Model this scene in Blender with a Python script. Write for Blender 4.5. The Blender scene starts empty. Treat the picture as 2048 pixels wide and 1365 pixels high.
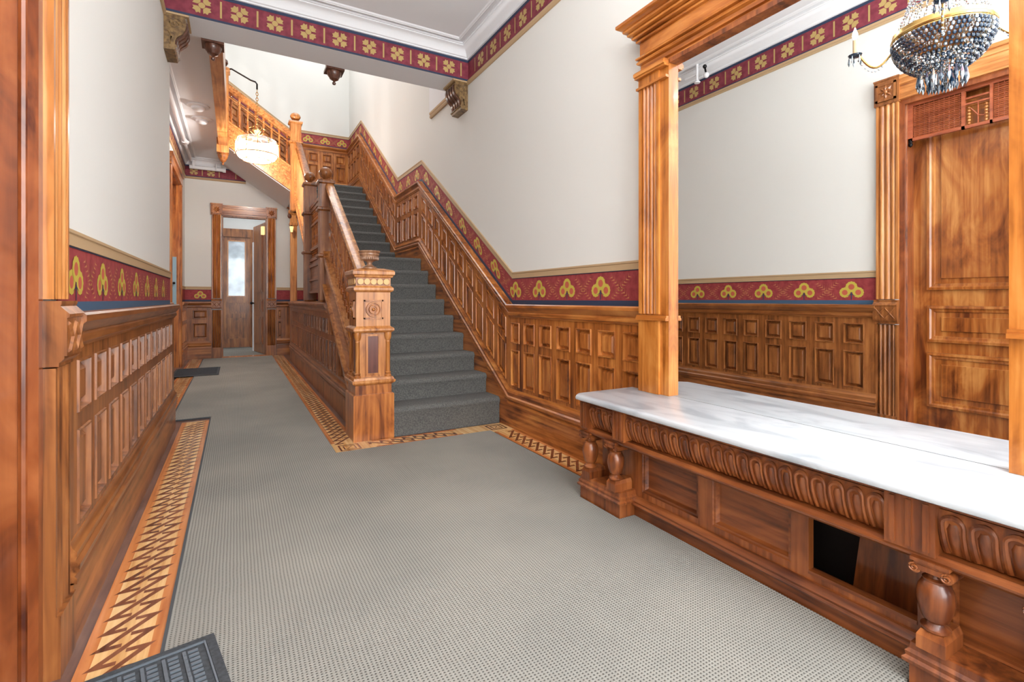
import bpy, math, random
from math import sin, cos, pi, radians
random.seed(7)
D = bpy.data
SC = bpy.context.scene
COL = SC.collection
# ------------------------------------------------------------------ camera
cam = D.objects.new('camera', D.cameras.new('camera')); COL.objects.link(cam)
cam.data.sensor_width = 36; cam.data.lens = 36 * 986 / 2048
cam.data.shift_y = -(682.5 - 599) / 2048
cam.data.clip_start = .02
cam.location = (0, 0, 1.1)
cam.rotation_euler = (pi / 2, 0, -.5118)
SC.camera = cam
# ------------------------------------------------------------------ light
w = D.worlds.new('world'); SC.world = w; w.use_nodes = True
w.node_tree.nodes['Background'].inputs[0].default_value = (.9, .95, 1, 1)
w.node_tree.nodes['Background'].inputs[1].default_value = .6
SC.view_settings.view_transform = 'Standard'; SC.view_settings.look = 'None'
SC.view_settings.exposure = .18; SC.view_settings.gamma = 1
SC.view_settings.use_curve_mapping = False
def area(name, loc, rot, sx, sy, power, col):
    l = D.lights.new(name, 'AREA'); l.shape = 'RECTANGLE'; l.size = sx; l.size_y = sy
    l.energy = power; l.color = col
    o = D.objects.new(name, l); o.location = loc; o.rotation_euler = rot; COL.objects.link(o); return o
def point(name, loc, power, col, r=.02):
    l = D.lights.new(name, 'POINT'); l.energy = power; l.color = col; l.shadow_soft_size = r
    o = D.objects.new(name, l); o.location = loc; COL.objects.link(o); return o
area('entrance_fill', (.8, -2.3, 1.7), (pi / 2, 0, 0), 2.2, 2.8, 140, (.90, .95, 1))  # added unseen fill light behind the viewer, shining down the hall
area('stairwell_skylight', (1.0, 7.8, 6.9), (0, 0, 0), 2.0, 4.6, 95, (.92, .96, 1))
area('ceiling_fill', (.8, -.9, 2.3), (pi, 0, 0), 1.0, 1.0, 190, (.92, .96, 1))  # added unseen light aimed upward to brighten the hall ceiling
area('back_room_light', (.3, 11.7, 3.2), (0, 0, 0), .8, .8, 15, (.9, .95, 1))
# ------------------------------------------------------------------ helpers
def root(name, loc, label, cat, group=None, kind=None):
    o = D.objects.new(name, None); o.location = loc; o.empty_display_size = .1
    COL.objects.link(o); tag(o, label, cat, group, kind); return o
def tag(o, label=None, cat=None, group=None, kind=None):
    if label: o['label'] = label
    if cat: o['category'] = cat
    if group: o['group'] = group
    if kind: o['kind'] = kind
    return o
def rl(p):
    x = y = z = 0
    while p is not None:
        x += p.location.x; y += p.location.y; z += p.location.z; p = p.parent
    return x, y, z
class G:
    def __init__(s): s.v = []; s.f = []
    def add(s, vs, fs):
        n = len(s.v); s.v += [tuple(p) for p in vs]; s.f += [tuple(i + n for i in f) for f in fs]; return s
    def box(s, x0, x1, y0, y1, z0, z1, c=0):
        if c:
            x0, x1 = sorted((x0, x1)); y0, y1 = sorted((y0, y1))
            P = [(x0 + c, y0), (x1 - c, y0), (x1, y0 + c), (x1, y1 - c), (x1 - c, y1), (x0 + c, y1), (x0, y1 - c), (x0, y0 + c)]
            Q = [(x0 + c, y0 + c), (x1 - c, y0 + c), (x1 - c, y0 + c), (x1 - c, y1 - c), (x1 - c, y1 - c), (x0 + c, y1 - c), (x0 + c, y1 - c), (x0 + c, y0 + c)]
            L = [[(a, b, z0) for a, b in P], [(a, b, z1 - c) for a, b in P], [(a, b, z1) for a, b in Q]]
            return s.loft(L)
        v = [(x0, y0, z0), (x1, y0, z0), (x1, y1, z0), (x0, y1, z0), (x0, y0, z1), (x1, y0, z1), (x1, y1, z1), (x0, y1, z1)]
        return s.add(v, [(0, 3, 2, 1), (4, 5, 6, 7), (0, 1, 5, 4), (1, 2, 6, 5), (2, 3, 7, 6), (3, 0, 4, 7)])
    def loft(s, rings, cap=True, close=True):
        n = len(rings[0]); v = [p for r in rings for p in r]; f = []
        for i in range(len(rings) - 1):
            for j in range(n if close else n - 1):
                a = i * n + j; b = i * n + (j + 1) % n
                f.append((a, b, b + n, a + n))
        if cap:
            f.append(tuple(range(n - 1, -1, -1))); f.append(tuple((len(rings) - 1) * n + k for k in range(n)))
        return s.add(v, f)
    def sweep(s, prof, stations, fn, cap=True):
        return s.loft([[fn(t, a, b) for a, b in prof] for t in stations], cap)
    def lathe(s, prof, cx, cy, z0=0, n=20, sq=False):
        return s.loft([[(cx + r * cos(2 * pi * k / n), cy + r * sin(2 * pi * k / n), z0 + z) for k in range(n)] for r, z in prof])
    def tube(s, pts, r, n=8):
        from mathutils import Vector
        P = [Vector(p) for p in pts]; R = []
        for i, p in enumerate(P):
            t = (P[min(i + 1, len(P) - 1)] - P[max(i - 1, 0)]).normalized()
            u = t.cross(Vector((0, 0, 1)))
            if u.length < .05: u = t.cross(Vector((1, 0, 0)))
            u.normalize(); w_ = t.cross(u)
            rr = r[i] if isinstance(r, (list, tuple)) else r
            R.append([tuple(p + (u * cos(2 * pi * k / n) + w_ * sin(2 * pi * k / n)) * rr) for k in range(n)])
        return s.loft(R)
    def ball(s, c, r, n=10, m=6, sz=1):
        return s.lathe([(max(r * sin(pi * k / m), 1e-4), -r * sz * cos(pi * k / m)) for k in range(m + 1)], c[0], c[1], c[2], n)
    def torus(s, c, R, r, n=28, m=8, axis='z'):
        v = []; f = []
        for i in range(n):
            a = 2 * pi * i / n
            for j in range(m):
                b = 2 * pi * j / m
                v.append((c[0] + (R + r * cos(b)) * cos(a), c[1] + (R + r * cos(b)) * sin(a), c[2] + r * sin(b)))
                f.append((i * m + j, ((i + 1) % n) * m + j, ((i + 1) % n) * m + (j + 1) % m, i * m + (j + 1) % m))
        return s.add(v, f)
    def sqsteps(s, cx, cy, steps):     # steps: list of (half size, z) lofted square section
        return s.loft([[(cx - h, cy - h, z), (cx + h, cy - h, z), (cx + h, cy + h, z), (cx - h, cy + h, z)] for h, z in steps])
    def mesh(s, name, smooth=True, off=(0, 0, 0)):
        me = D.meshes.new(name)
        me.from_pydata([(a - off[0], b - off[1], c - off[2]) for a, b, c in s.v], [], s.f)
        if smooth:
            for p in me.polygons: p.use_smooth = True
            me.set_sharp_from_angle(angle=radians(32))
        me.update(); return me
    def build(s, name, mat, parent=None, smooth=True):
        me = s.mesh(name, smooth, rl(parent) if parent else (0, 0, 0))
        me.materials.append(mat)
        o = D.objects.new(name, me); COL.objects.link(o)
        if parent: o.parent = parent
        return o
def inst(me, name, parent, loc, rz=0, mat=None):
    o = D.objects.new(name, me); COL.objects.link(o)
    p = rl(parent) if parent else (0, 0, 0)
    o.location = (loc[0] - p[0], loc[1] - p[1], loc[2] - p[2]); o.rotation_euler = (0, 0, rz)
    if parent: o.parent = parent
    return o
# ------------------------------------------------------------------ materials
def lin(r, g, b):
    f = lambda c: ((c / 255 + .055) / 1.055) ** 2.4 if c > 10 else c / 255 / 12.92
    return (f(r), f(g), f(b), 1)
def mat(name, col, rough=.5, metal=0, coat=0, emis=None, es=0, spec=.5, trans=0):
    m = D.materials.new(name); m.use_nodes = True; b = m.node_tree.nodes['Principled BSDF']
    b.inputs['Base Color'].default_value = col; b.inputs['Roughness'].default_value = rough
    b.inputs['Metallic'].default_value = metal; b.inputs['Coat Weight'].default_value = coat
    b.inputs['Specular IOR Level'].default_value = spec; b.inputs['Transmission Weight'].default_value = trans
    if emis: b.inputs['Emission Color'].default_value = emis; b.inputs['Emission Strength'].default_value = es
    return m
def N(m, t, **k):
    n = m.node_tree.nodes.new(t)
    for a, b in k.items(): setattr(n, a, b)
    return n
def L(m, a, b): m.node_tree.links.new(a, b)
def wood(name, dark, mid, light, axis='z', rough=.3, coat=.35, fig=1.0, blotch=.5):
    m = mat(name, mid, rough, coat=coat); b = m.node_tree.nodes['Principled BSDF']
    b.inputs['Coat Roughness'].default_value = .12
    tc = N(m, 'ShaderNodeTexCoord'); oi = N(m, 'ShaderNodeObjectInfo'); ad = N(m, 'ShaderNodeVectorMath', operation='MULTIPLY_ADD')
    L(m, oi.outputs['Random'], ad.inputs[0]); ad.inputs[1].default_value = (13, 7, 11); L(m, tc.outputs['Object'], ad.inputs[2])
    mp = N(m, 'ShaderNodeMapping'); s = {'x': (.9, 22, 22), 'y': (22, .9, 22), 'z': (22, 22, .9)}[axis]; mp.inputs['Scale'].default_value = s
    L(m, ad.outputs[0], mp.inputs[0])
    n1 = N(m, 'ShaderNodeTexNoise'); n1.inputs['Scale'].default_value = 1.6; n1.inputs['Detail'].default_value = 6; n1.inputs['Distortion'].default_value = .6
    L(m, mp.outputs[0], n1.inputs['Vector'])
    mp2 = N(m, 'ShaderNodeMapping'); s2 = {'x': (1.4, 4, 4), 'y': (4, 1.4, 4), 'z': (4, 4, 1.4)}[axis]; mp2.inputs['Scale'].default_value = s2
    L(m, ad.outputs[0], mp2.inputs[0])
    n2 = N(m, 'ShaderNodeTexNoise'); n2.inputs['Scale'].default_value = 1.5; n2.inputs['Detail'].default_value = 4; n2.inputs['Roughness'].default_value = .6
    n2.inputs['Distortion'].default_value = fig
    L(m, mp2.outputs[0], n2.inputs['Vector'])
    mx = N(m, 'ShaderNodeMix'); mx.inputs[0].default_value = blotch; L(m, n1.outputs[0], mx.inputs[2]); L(m, n2.outputs[0], mx.inputs[3])
    cr = N(m, 'ShaderNodeValToRGB'); e = cr.color_ramp.elements
    e[0].position = .36; e[0].color = dark; e[1].position = .65; e[1].color = light
    k = e.new(.5); k.color = mid
    L(m, mx.outputs[0], cr.inputs[0]); L(m, cr.outputs[0], b.inputs['Base Color'])
    bp = N(m, 'ShaderNodeBump'); bp.inputs['Strength'].default_value = .06; bp.inputs['Distance'].default_value = .01
    L(m, n1.outputs[0], bp.inputs['Height']); L(m, bp.outputs[0], b.inputs['Normal'])
    return m
dk, md, lt = lin(98, 46, 16), lin(178, 104, 46), lin(214, 144, 74)
WZ = wood('oak_vertical', dk, md, lt, 'z'); WY = wood('oak_along_hall', dk, md, lt, 'y'); WX = wood('oak_across_hall', dk, md, lt, 'x')
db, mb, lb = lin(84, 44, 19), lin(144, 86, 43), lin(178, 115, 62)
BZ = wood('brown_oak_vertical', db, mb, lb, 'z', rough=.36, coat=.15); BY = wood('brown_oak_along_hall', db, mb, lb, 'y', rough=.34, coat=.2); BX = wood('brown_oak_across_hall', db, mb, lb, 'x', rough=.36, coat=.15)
GZ = wood('golden_oak_vertical', lin(132, 72, 30), lin(190, 122, 62), lin(220, 158, 96), 'z', blotch=.4)
GY = wood('golden_oak_along_hall', lin(132, 72, 30), lin(190, 122, 62), lin(220, 158, 96), 'y', blotch=.4)
CZ = wood('console_wood_vertical', lin(78, 34, 14), lin(132, 70, 32), lin(168, 98, 50), 'z', rough=.35)
CY = wood('console_wood_along_wall', lin(78, 34, 14), lin(132, 70, 32), lin(168, 98, 50), 'y', rough=.35)
MZ = wood('mirror_frame_wood_vertical', lin(132, 70, 22), lin(184, 110, 44), lin(212, 142, 70), 'z', rough=.28, fig=1.6)
MY = wood('mirror_frame_wood_along_wall', lin(124, 62, 20), lin(178, 104, 42), lin(208, 136, 66), 'y', rough=.28, fig=1.6)
DZ = wood('dark_mottled_wood', lin(96, 42, 12), lin(162, 92, 38), lin(202, 138, 74), 'z', fig=.8, blotch=.65)
DJ = wood('worn_dark_door_jamb', lin(72, 26, 8), lin(138, 72, 34), lin(168, 98, 54), 'z', fig=1.0, blotch=.75)
RW = wood('redwood_fretwork', lin(110, 48, 26), lin(164, 84, 52), lin(180, 98, 62), 'y')
DKW = wood('dark_carved_wood', lin(50, 26, 16), lin(92, 54, 38), lin(120, 76, 56), 'z', rough=.35)
BURL = wood('pale_burl_wood', lin(180, 112, 56), lin(214, 150, 90), lin(235, 182, 124), 'z', fig=3, blotch=.8)
def plaster(name, col):
    m = mat(name, col, .85, spec=.2); b = m.node_tree.nodes['Principled BSDF']
    n = N(m, 'ShaderNodeTexNoise'); n.inputs['Scale'].default_value = 60; n.inputs['Detail'].default_value = 3
    tc = N(m, 'ShaderNodeTexCoord'); L(m, tc.outputs['Object'], n.inputs['Vector'])
    bp = N(m, 'ShaderNodeBump'); bp.inputs['Strength'].default_value = .05; bp.inputs['Distance'].default_value = .003
    L(m, n.outputs[0], bp.inputs['Height']); L(m, bp.outputs[0], b.inputs['Normal']); return m
WALL = plaster('warm_white_plaster', lin(229, 228, 223)); CEIL = plaster('white_ceiling_paint', lin(236, 236, 238))
NAVY = mat('navy_paint', lin(42, 56, 84), .6); BLUE = mat('dusty_blue_paint', lin(60, 92, 122), .6)
TAN = mat('tan_paint', lin(190, 160, 122), .6); GOLD = mat('gold_stencil_paint', lin(196, 176, 72), .5)
GOLD2 = mat('muted_gold_stencil_paint', lin(190, 126, 78), .55); ROSE = mat('rose_stencil_paint', lin(190, 92, 70), .6)
MEDG = mat('pale_gold_stencil_paint', lin(188, 158, 98), .55)
def mottled(name, c1, c2, scale, rough=.7, bump=0):
    m = mat(name, c1, rough); b = m.node_tree.nodes['Principled BSDF']
    tc = N(m, 'ShaderNodeTexCoord'); n = N(m, 'ShaderNodeTexNoise'); n.inputs['Scale'].default_value = scale; n.inputs['Detail'].default_value = 5
    L(m, tc.outputs['Object'], n.inputs['Vector']); cr = N(m, 'ShaderNodeValToRGB'); e = cr.color_ramp.elements
    e[0].position = .35; e[0].color = c1; e[1].position = .65; e[1].color = c2
    L(m, n.outputs[0], cr.inputs[0]); L(m, cr.outputs[0], b.inputs['Base Color'])
    if bump:
        bp = N(m, 'ShaderNodeBump'); bp.inputs['Strength'].default_value = bump; bp.inputs['Distance'].default_value = .005
        L(m, n.outputs[0], bp.inputs['Height']); L(m, bp.outputs[0], b.inputs['Normal'])
    return m
RED = mottled('crimson_wallpaper', lin(138, 44, 50), lin(160, 62, 64), 30)
RED2 = mottled('plum_wallpaper', lin(118, 38, 54), lin(140, 56, 70), 20)
BRNZ = mottled('bronze_gilt', lin(92, 68, 44), lin(148, 118, 76), 40, .4, .5)
SCARPET = mottled('charcoal_stair_carpet', lin(80, 80, 78), lin(110, 109, 105), 110, .95, .8)
def carpet_mat():
    m = mat('taupe_loop_carpet', lin(150, 143, 130), .95, spec=.1); b = m.node_tree.nodes['Principled BSDF']
    tc = N(m, 'ShaderNodeTexCoord'); mp = N(m, 'ShaderNodeMapping'); mp.inputs['Rotation'].default_value = (0, 0, .0)
    L(m, tc.outputs['Object'], mp.inputs[0])
    nz = N(m, 'ShaderNodeTexNoise'); nz.inputs['Scale'].default_value = 9; L(m, mp.outputs[0], nz.inputs['Vector'])
    sx = N(m, 'ShaderNodeSeparateXYZ'); L(m, mp.outputs[0], sx.inputs[0])
    def sn(sock, k, ph=None):
        a = N(m, 'ShaderNodeMath', operation='MULTIPLY'); L(m, sock, a.inputs[0]); a.inputs[1].default_value = k
        c = a
        if ph is not None:
            c = N(m, 'ShaderNodeMath', operation='ADD'); L(m, a.outputs[0], c.inputs[0]); L(m, ph, c.inputs[1])
        s_ = N(m, 'ShaderNodeMath', operation='SINE'); L(m, c.outputs[0], s_.inputs[0]); return s_.outputs[0]
    ph = N(m, 'ShaderNodeMath', operation='MULTIPLY'); L(m, nz.outputs[0], ph.inputs[0]); ph.inputs[1].default_value = 2.5
    a = sn(sx.outputs[0], 2 * pi / .0125, ph.outputs[0]); c = sn(sx.outputs[1], 2 * pi / .0105, ph.outputs[0])
    mul = N(m, 'ShaderNodeMath', operation='MULTIPLY'); L(m, a, mul.inputs[0]); L(m, c, mul.inputs[1])
    sm = N(m, 'ShaderNodeMath', operation='MAXIMUM'); L(m, a, sm.inputs[0]); L(m, c, sm.inputs[1])
    cr = N(m, 'ShaderNodeValToRGB'); e = cr.color_ramp.elements
    e[0].position = .0; e[0].color = lin(60, 58, 55); e[1].position = .6; e[1].color = lin(160, 156, 147)
    md_ = N(m, 'ShaderNodeMapRange'); md_.inputs[1].default_value = -1; md_.inputs[2].default_value = 1; L(m, sm.outputs[0], md_.inputs[0])
    L(m, md_.outputs[0], cr.inputs[0])
    n2 = N(m, 'ShaderNodeTexNoise'); n2.inputs['Scale'].default_value = 1.3; n2.inputs['Detail'].default_value = 4; L(m, mp.outputs[0], n2.inputs['Vector'])
    c2 = N(m, 'ShaderNodeValToRGB'); e = c2.color_ramp.elements; e[0].color = (.8, .82, .84, 1); e[0].position = .35; e[1].color = (1, 1, 1, 1); e[1].position = .65
    L(m, n2.outputs[0], c2.inputs[0])
    mx = N(m, 'ShaderNodeMix', data_type='RGBA', blend_type='MULTIPLY'); mx.inputs[0].default_value = 1
    L(m, cr.outputs[0], mx.inputs[6]); L(m, c2.outputs[0], mx.inputs[7]); L(m, mx.outputs[2], b.inputs['Base Color'])
    bp = N(m, 'ShaderNodeBump'); bp.inputs['Strength'].default_value = .5; bp.inputs['Distance'].default_value = .003
    L(m, md_.outputs[0], bp.inputs['Height']); L(m, bp.outputs[0], b.inputs['Normal']); return m
CARPET = carpet_mat()
def marble_mat():
    m = mat('white_marble', lin(226, 228, 230), .28, coat=.05); b = m.node_tree.nodes['Principled BSDF']
    tc = N(m, 'ShaderNodeTexCoord'); mp = N(m, 'ShaderNodeMapping'); mp.inputs['Scale'].default_value = (3, 1.2, 3); mp.inputs['Rotation'].default_value = (0, 0, .5)
    L(m, tc.outputs['Object'], mp.inputs[0])
    n = N(m, 'ShaderNodeTexNoise'); n.inputs['Scale'].default_value = 2.2; n.inputs['Detail'].default_value = 6; n.inputs['Distortion'].default_value = 1.5
    L(m, mp.outputs[0], n.inputs['Vector']); cr = N(m, 'ShaderNodeValToRGB'); e = cr.color_ramp.elements
    e[0].position = .3; e[0].color = lin(160, 166, 172); e[1].position = .55; e[1].color = lin(196, 200, 204)
    L(m, n.outputs[0], cr.inputs[0]); L(m, cr.outputs[0], b.inputs['Base Color']); return m
MARBLE = marble_mat()
MIRROR = mat('silvered_mirror_glass', (.93, .95, .95, 1), .0, 1)
MAPLE = wood('maple_parquet', lin(206, 150, 88), lin(232, 184, 122), lin(246, 206, 148), 'y', rough=.25, blotch=.3)
WALNUT = wood('walnut_inlay', lin(86, 42, 24), lin(124, 70, 44), lin(140, 84, 56), 'y', rough=.25)
ORANGE = wood('cherry_parquet_strip', lin(176, 98, 46), lin(206, 128, 70), lin(220, 146, 88), 'y', rough=.25, blotch=.3)
SHOE = wood('worn_dark_floor_board', lin(82, 54, 48), lin(112, 80, 68), lin(134, 102, 90), 'y', rough=.3)
RUBBER = mottled('dark_rubber', lin(50, 54, 58), lin(66, 71, 76), 90, .7, .3)
RUBBER2 = mat('grey_rubber_relief', lin(98, 106, 114), .45)
BRASS = mat('brass', lin(214, 176, 110), .25, 1); IRON = mat('dark_iron', lin(40, 38, 38), .4, .8)
WHITE = mat('white_enamel', lin(238, 238, 240), .35); BLACK = mat('black_void_paint', (.004, .004, .004, 1), .8)
CRY1 = mat('dark_crystal', lin(30, 56, 82), .08, .0, 1, spec=.9); CRY2 = mat('bright_crystal', lin(200, 214, 226), .06, .85)
CRY3 = mat('clear_crystal', (.92, .96, 1, 1), .02, trans=1); 
BULB = mat('lit_bulb', (1, 1, 1, 1), .5, emis=(1, .95, .88, 1), es=210)
CANDLE = mat('ivory_candle_tube', lin(226, 200, 160), .5, emis=(1, .8, .5, 1), es=.0)
PANEGL = mat('lit_bevelled_glass', (.95, .98, 1, 1), .1, emis=(.95, .97, 1, 1), es=.4)
def _semi(m, f):
    nt = m.node_tree; o = nt.nodes['Material Output']; b = nt.nodes['Principled BSDF']
    t = N(m, 'ShaderNodeBsdfTransparent'); x = N(m, 'ShaderNodeMixShader'); x.inputs[0].default_value = f
    L(m, b.outputs[0], x.inputs[1]); L(m, t.outputs[0], x.inputs[2]); L(m, x.outputs[0], o.inputs[0])
_semi(PANEGL, .6)
AMBER = mat('amber_glass_shade', lin(240, 205, 120), .3, emis=(1, .72, .3, 1), es=1.0)
PALEBL = mat('pale_blue_paint', lin(150, 185, 200), .5)
def glassy():
    m = mat('frosted_door_glass', lin(140, 160, 175), .12, .2, 1); b = m.node_tree.nodes['Principled BSDF']
    tc = N(m, 'ShaderNodeTexCoord'); n = N(m, 'ShaderNodeTexNoise'); n.inputs['Scale'].default_value = 5; n.inputs['Detail'].default_value = 3
    L(m, tc.outputs['Object'], n.inputs['Vector']); cr = N(m, 'ShaderNodeValToRGB'); e = cr.color_ramp.elements
    e[0].position = .3; e[0].color = lin(70, 82, 92); e[1].position = .7; e[1].color = lin(128, 144, 156)
    L(m, n.outputs[0], cr.inputs[0]); L(m, cr.outputs[0], b.inputs['Base Color']); return m
DGLASS = glassy()
# ------------------------------------------------------------------ wall frames of reference
XR, XL, XC, YB = 2.10, -.485, -.80, 10.75
KN = [(-9, 0), (3.72, 0), (6.10, 1.56), (7.17, 1.56), (9.60, 3.18), (10.75, 3.18)]
def interp(K, s):
    if s <= K[0][0]: return K[0][1]
    for (a, b), (c, d) in zip(K, K[1:]):
        if s <= c: return b + (d - b) * (s - a) / (c - a)
    return K[-1][1]
GR = lambda s: interp(KN, s)
KB = [(-.9, 3.98), (-.22, 3.98), (.95, 3.18), (3, 3.18)]
GB = lambda s: interp(KB, s)
def Rmap(s, d, z): return (XR - d, s, z + GR(s))
def Lmap(s, d, z): return (XL + d, s, z)
def Cmap(s, d, z): return (XC + d, s, z)
def Bmap(s, d, z): return (s, YB - d, z)
def B2map(s, d, z): return (s, YB - d, z + GB(s))
XS = .90
def Smap(s, d, z): return (XS - d, s, z)
WALLS = {'R': (Rmap, -pi / 2, -1, GR), 'L': (Lmap, pi / 2, 1, lambda s: 0), 'C': (Cmap, pi / 2, 1, lambda s: 0), 'B': (Bmap, 0, 1, lambda s: 0),
         'B2': (B2map, 0, 1, GB), 'S': (Smap, -pi / 2, -1, lambda s: 0)}
def run(g, wl, s0, s1, prof, knots=()):
    fn = WALLS[wl][0]
    st = sorted({s0, s1} | {k for k in knots if s0 < k < s1})
    g.sweep(prof, st, lambda t, d, z: fn(t, d, z)); return g
KR = [k for k, _ in KN]; KBk = [k for k, _ in KB]
def knots(wl): return KR if wl == 'R' else KBk if wl == 'B2' else ()
PM = {}
def panel_mesh(wd, h, k, m, flat=False):
    key = (round(wd, 3), round(h, 3), round(k, 3), m.name)
    if key in PM: return PM[key]
    rings = [(0, .0), (.002, .007), (.008, .007), (.013, -.021), (.021, -.022), (.040, -.003)]
    v = []
    for i, d in rings:
        a, b = wd / 2 - i, h / 2 - i
        for x, z in ((-a, -b), (a, -b), (a, b), (-a, b)): v.append((x, -d, z + k * x))
    f = []
    for r in range(len(rings) - 1):
        for j in range(4):
            p = r * 4 + j; q = r * 4 + (j + 1) % 4; f.append((p, q, q + 4, p + 4))
    n = (len(rings) - 1) * 4; f.append((n, n + 1, n + 2, n + 3))
    me = D.meshes.new('panel'); me.from_pydata(v, [], f); me.materials.append(m); PM[key] = me; return me
def rect(d0, d1, z0, z1): return [(d0, z0), (d1, z0), (d1, z1), (d0, z1)]
ROWS = [(.357, .668), (.725, .90)]
def wainscot(wl, s0, s1, pans, mz, my, parent, rows=ROWS, mats=None, fd=.03, top=.95, bot=.33):
    fn, rz, sg, gf = WALLS[wl]
    g = G(); kn = knots(wl)
    zs = [bot] + [z for r in rows for z in r] + [top]
    for a, b in zip(zs[0::2], zs[1::2]): run(g, wl, s0, s1, rect(.001, fd, a, b), kn)
    for (z0, z1) in rows:
        e = [s0] + [x for p in pans for x in p] + [s1]
        for a, b in zip(e[0::2], e[1::2]):
            if b - a > 1e-3: run(g, wl, a, b, rect(.001, fd, z0, z1), kn)
    fr = g.build('wainscot_frame', mz, parent, smooth=False)
    for (z0, z1) in rows:
        for (a, b) in pans:
            c = (a + b) / 2; k = (gf(b) - gf(a)) / (b - a) * sg
            p = fn(c, fd, (z0 + z1) / 2)
            inst(panel_mesh(b - a, z1 - z0, k, mz), 'panel', fr, p, rz)
    return fr
RAIL = [(.001, .945), (.038, .945), (.04, .955), (.05, .962), (.05, .985), (.044, .992), (.052, 1.0), (.066, 1.022), (.074, 1.03), (.074, 1.05), (.064, 1.058), (.001, 1.058)]
BASEM = [(.001, .20), (.05, .20), (.05, .215), (.044, .225), (.056, .24), (.058, .262), (.046, .272), (.05, .285), (.05, .3), (.038, .315), (.034, .332), (.001, .332)]
def dado(wl, s0, s1, parent, my, low=0.0, base=True):
    kn = knots(wl)
    run(G(), wl, s0, s1, RAIL, kn).build('chair_rail', my, parent)
    if base:
        run(G(), wl, s0, s1, BASEM, kn).build('base_moulding', my, parent)
        g = run(G(), wl, s0, s1, rect(.001, .042, low, .205), kn)
        g.build('baseboard', my, parent, smooth=False)
def disc(g, fn, cs, cz, r, d, n=14, r0=0, scal=0):
    P = []
    for i in range(n):
        a = 2 * pi * i / n; rr = r * (1 - scal * (i % 2)); P.append((cs + rr * cos(a), cz + rr * sin(a)))
    if r0:
        Q = [(cs + r0 * cos(2 * pi * i / n), cz + r0 * sin(2 * pi * i / n)) for i in range(n)]
        g.add([fn(a, d, b) for a, b in P] + [fn(a, d, b) for a, b in Q], [(i, (i + 1) % n, n + (i + 1) % n, n + i) for i in range(n)])
    else: g.add([fn(a, d, b) for a, b in P], [tuple(range(n))])
def frieze(wl, s0, s1, parent, flowers, blue=NAVY, scale=1):
    fn = WALLS[wl][0]; kn = knots(wl)
    run(G(), wl, s0, s1, rect(.001, .004, 1.055, 1.092), kn).build('navy_stripe', blue, parent, False)
    fb = run(G(), wl, s0, s1, rect(.001, .003, 1.092, 1.275), kn).build('frieze_border', RED, parent, False)
    run(G(), wl, s0, s1, rect(.001, .006, 1.275, 1.28), kn).build('frieze_edge_line', NAVY, parent, False)
    run(G(), wl, s0, s1, [(.001, 1.28), (.009, 1.28), (.009, 1.318), (.013, 1.322), (.013, 1.333), (.001, 1.335)], kn).build('tan_moulding', TAN, parent)
    if not flowers: return
    g = G(); gr = G(); gs = G(); gl = G()
    inn = lambda a, b: s0 + a < b < s1 - a
    for c in flowers:
        if not inn(.095, c): continue
        for dx, z, r in ((-.052, 1.158, .045), (.052, 1.158, .045), (0, 1.205, .048)):
            dd = .0042 if dx else .0050
            disc(g, fn, c + dx, z, r, dd, 24, r0=r * .5, scal=.08)
            disc(gr, fn, c + dx, z, r * .52, dd - .0002, 12)
        gs.add([fn(c - .004, .0054, 1.096), fn(c + .004, .0054, 1.096), fn(c + .004, .0054, 1.16), fn(c - .004, .0054, 1.16)], [(0, 1, 2, 3)])
        gs.add([fn(c - .04, .0053, 1.126), fn(c, .0053, 1.140), fn(c + .04, .0053, 1.126), fn(c, .0053, 1.148)], [(0, 1, 2, 3)])
    fl = sorted(flowers); mids = [(a + b) / 2 for a, b in zip(fl, fl[1:])]
    for c in mids:
        for sgn in (-1, 1):
            for t in range(9):
                u = t / 8; x = c + sgn * (-.10 + .19 * u) * .8; z = 1.11 + .13 * u
                for q in (-1, 1):
                    a = .9 * sgn + q * .75; ln = .045 * (1 - .5 * abs(u - .45)); dx = sgn * ln * cos(.55 + q * .75); dz = ln * sin(.55 + q * .75)
                    z2 = min(1.268, max(1.096, z + dz)); x2 = x + dx
                    if inn(.01, x) and inn(.01, x2):
                        gl.add([fn(x, .0036, z - .005), fn(x2, .0036, z2), fn(x, .0036, z + .005)], [(0, 1, 2)])
    for gg, mm, nm in ((g, GOLD, 'flower_print'), (gr, ROSE, 'flower_centre_print'), (gs, NAVY, 'stem_print'), (gl, GOLD2, 'palm_leaf_print')):
        if gg.f: gg.build(nm, mm, fb, False)
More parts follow.
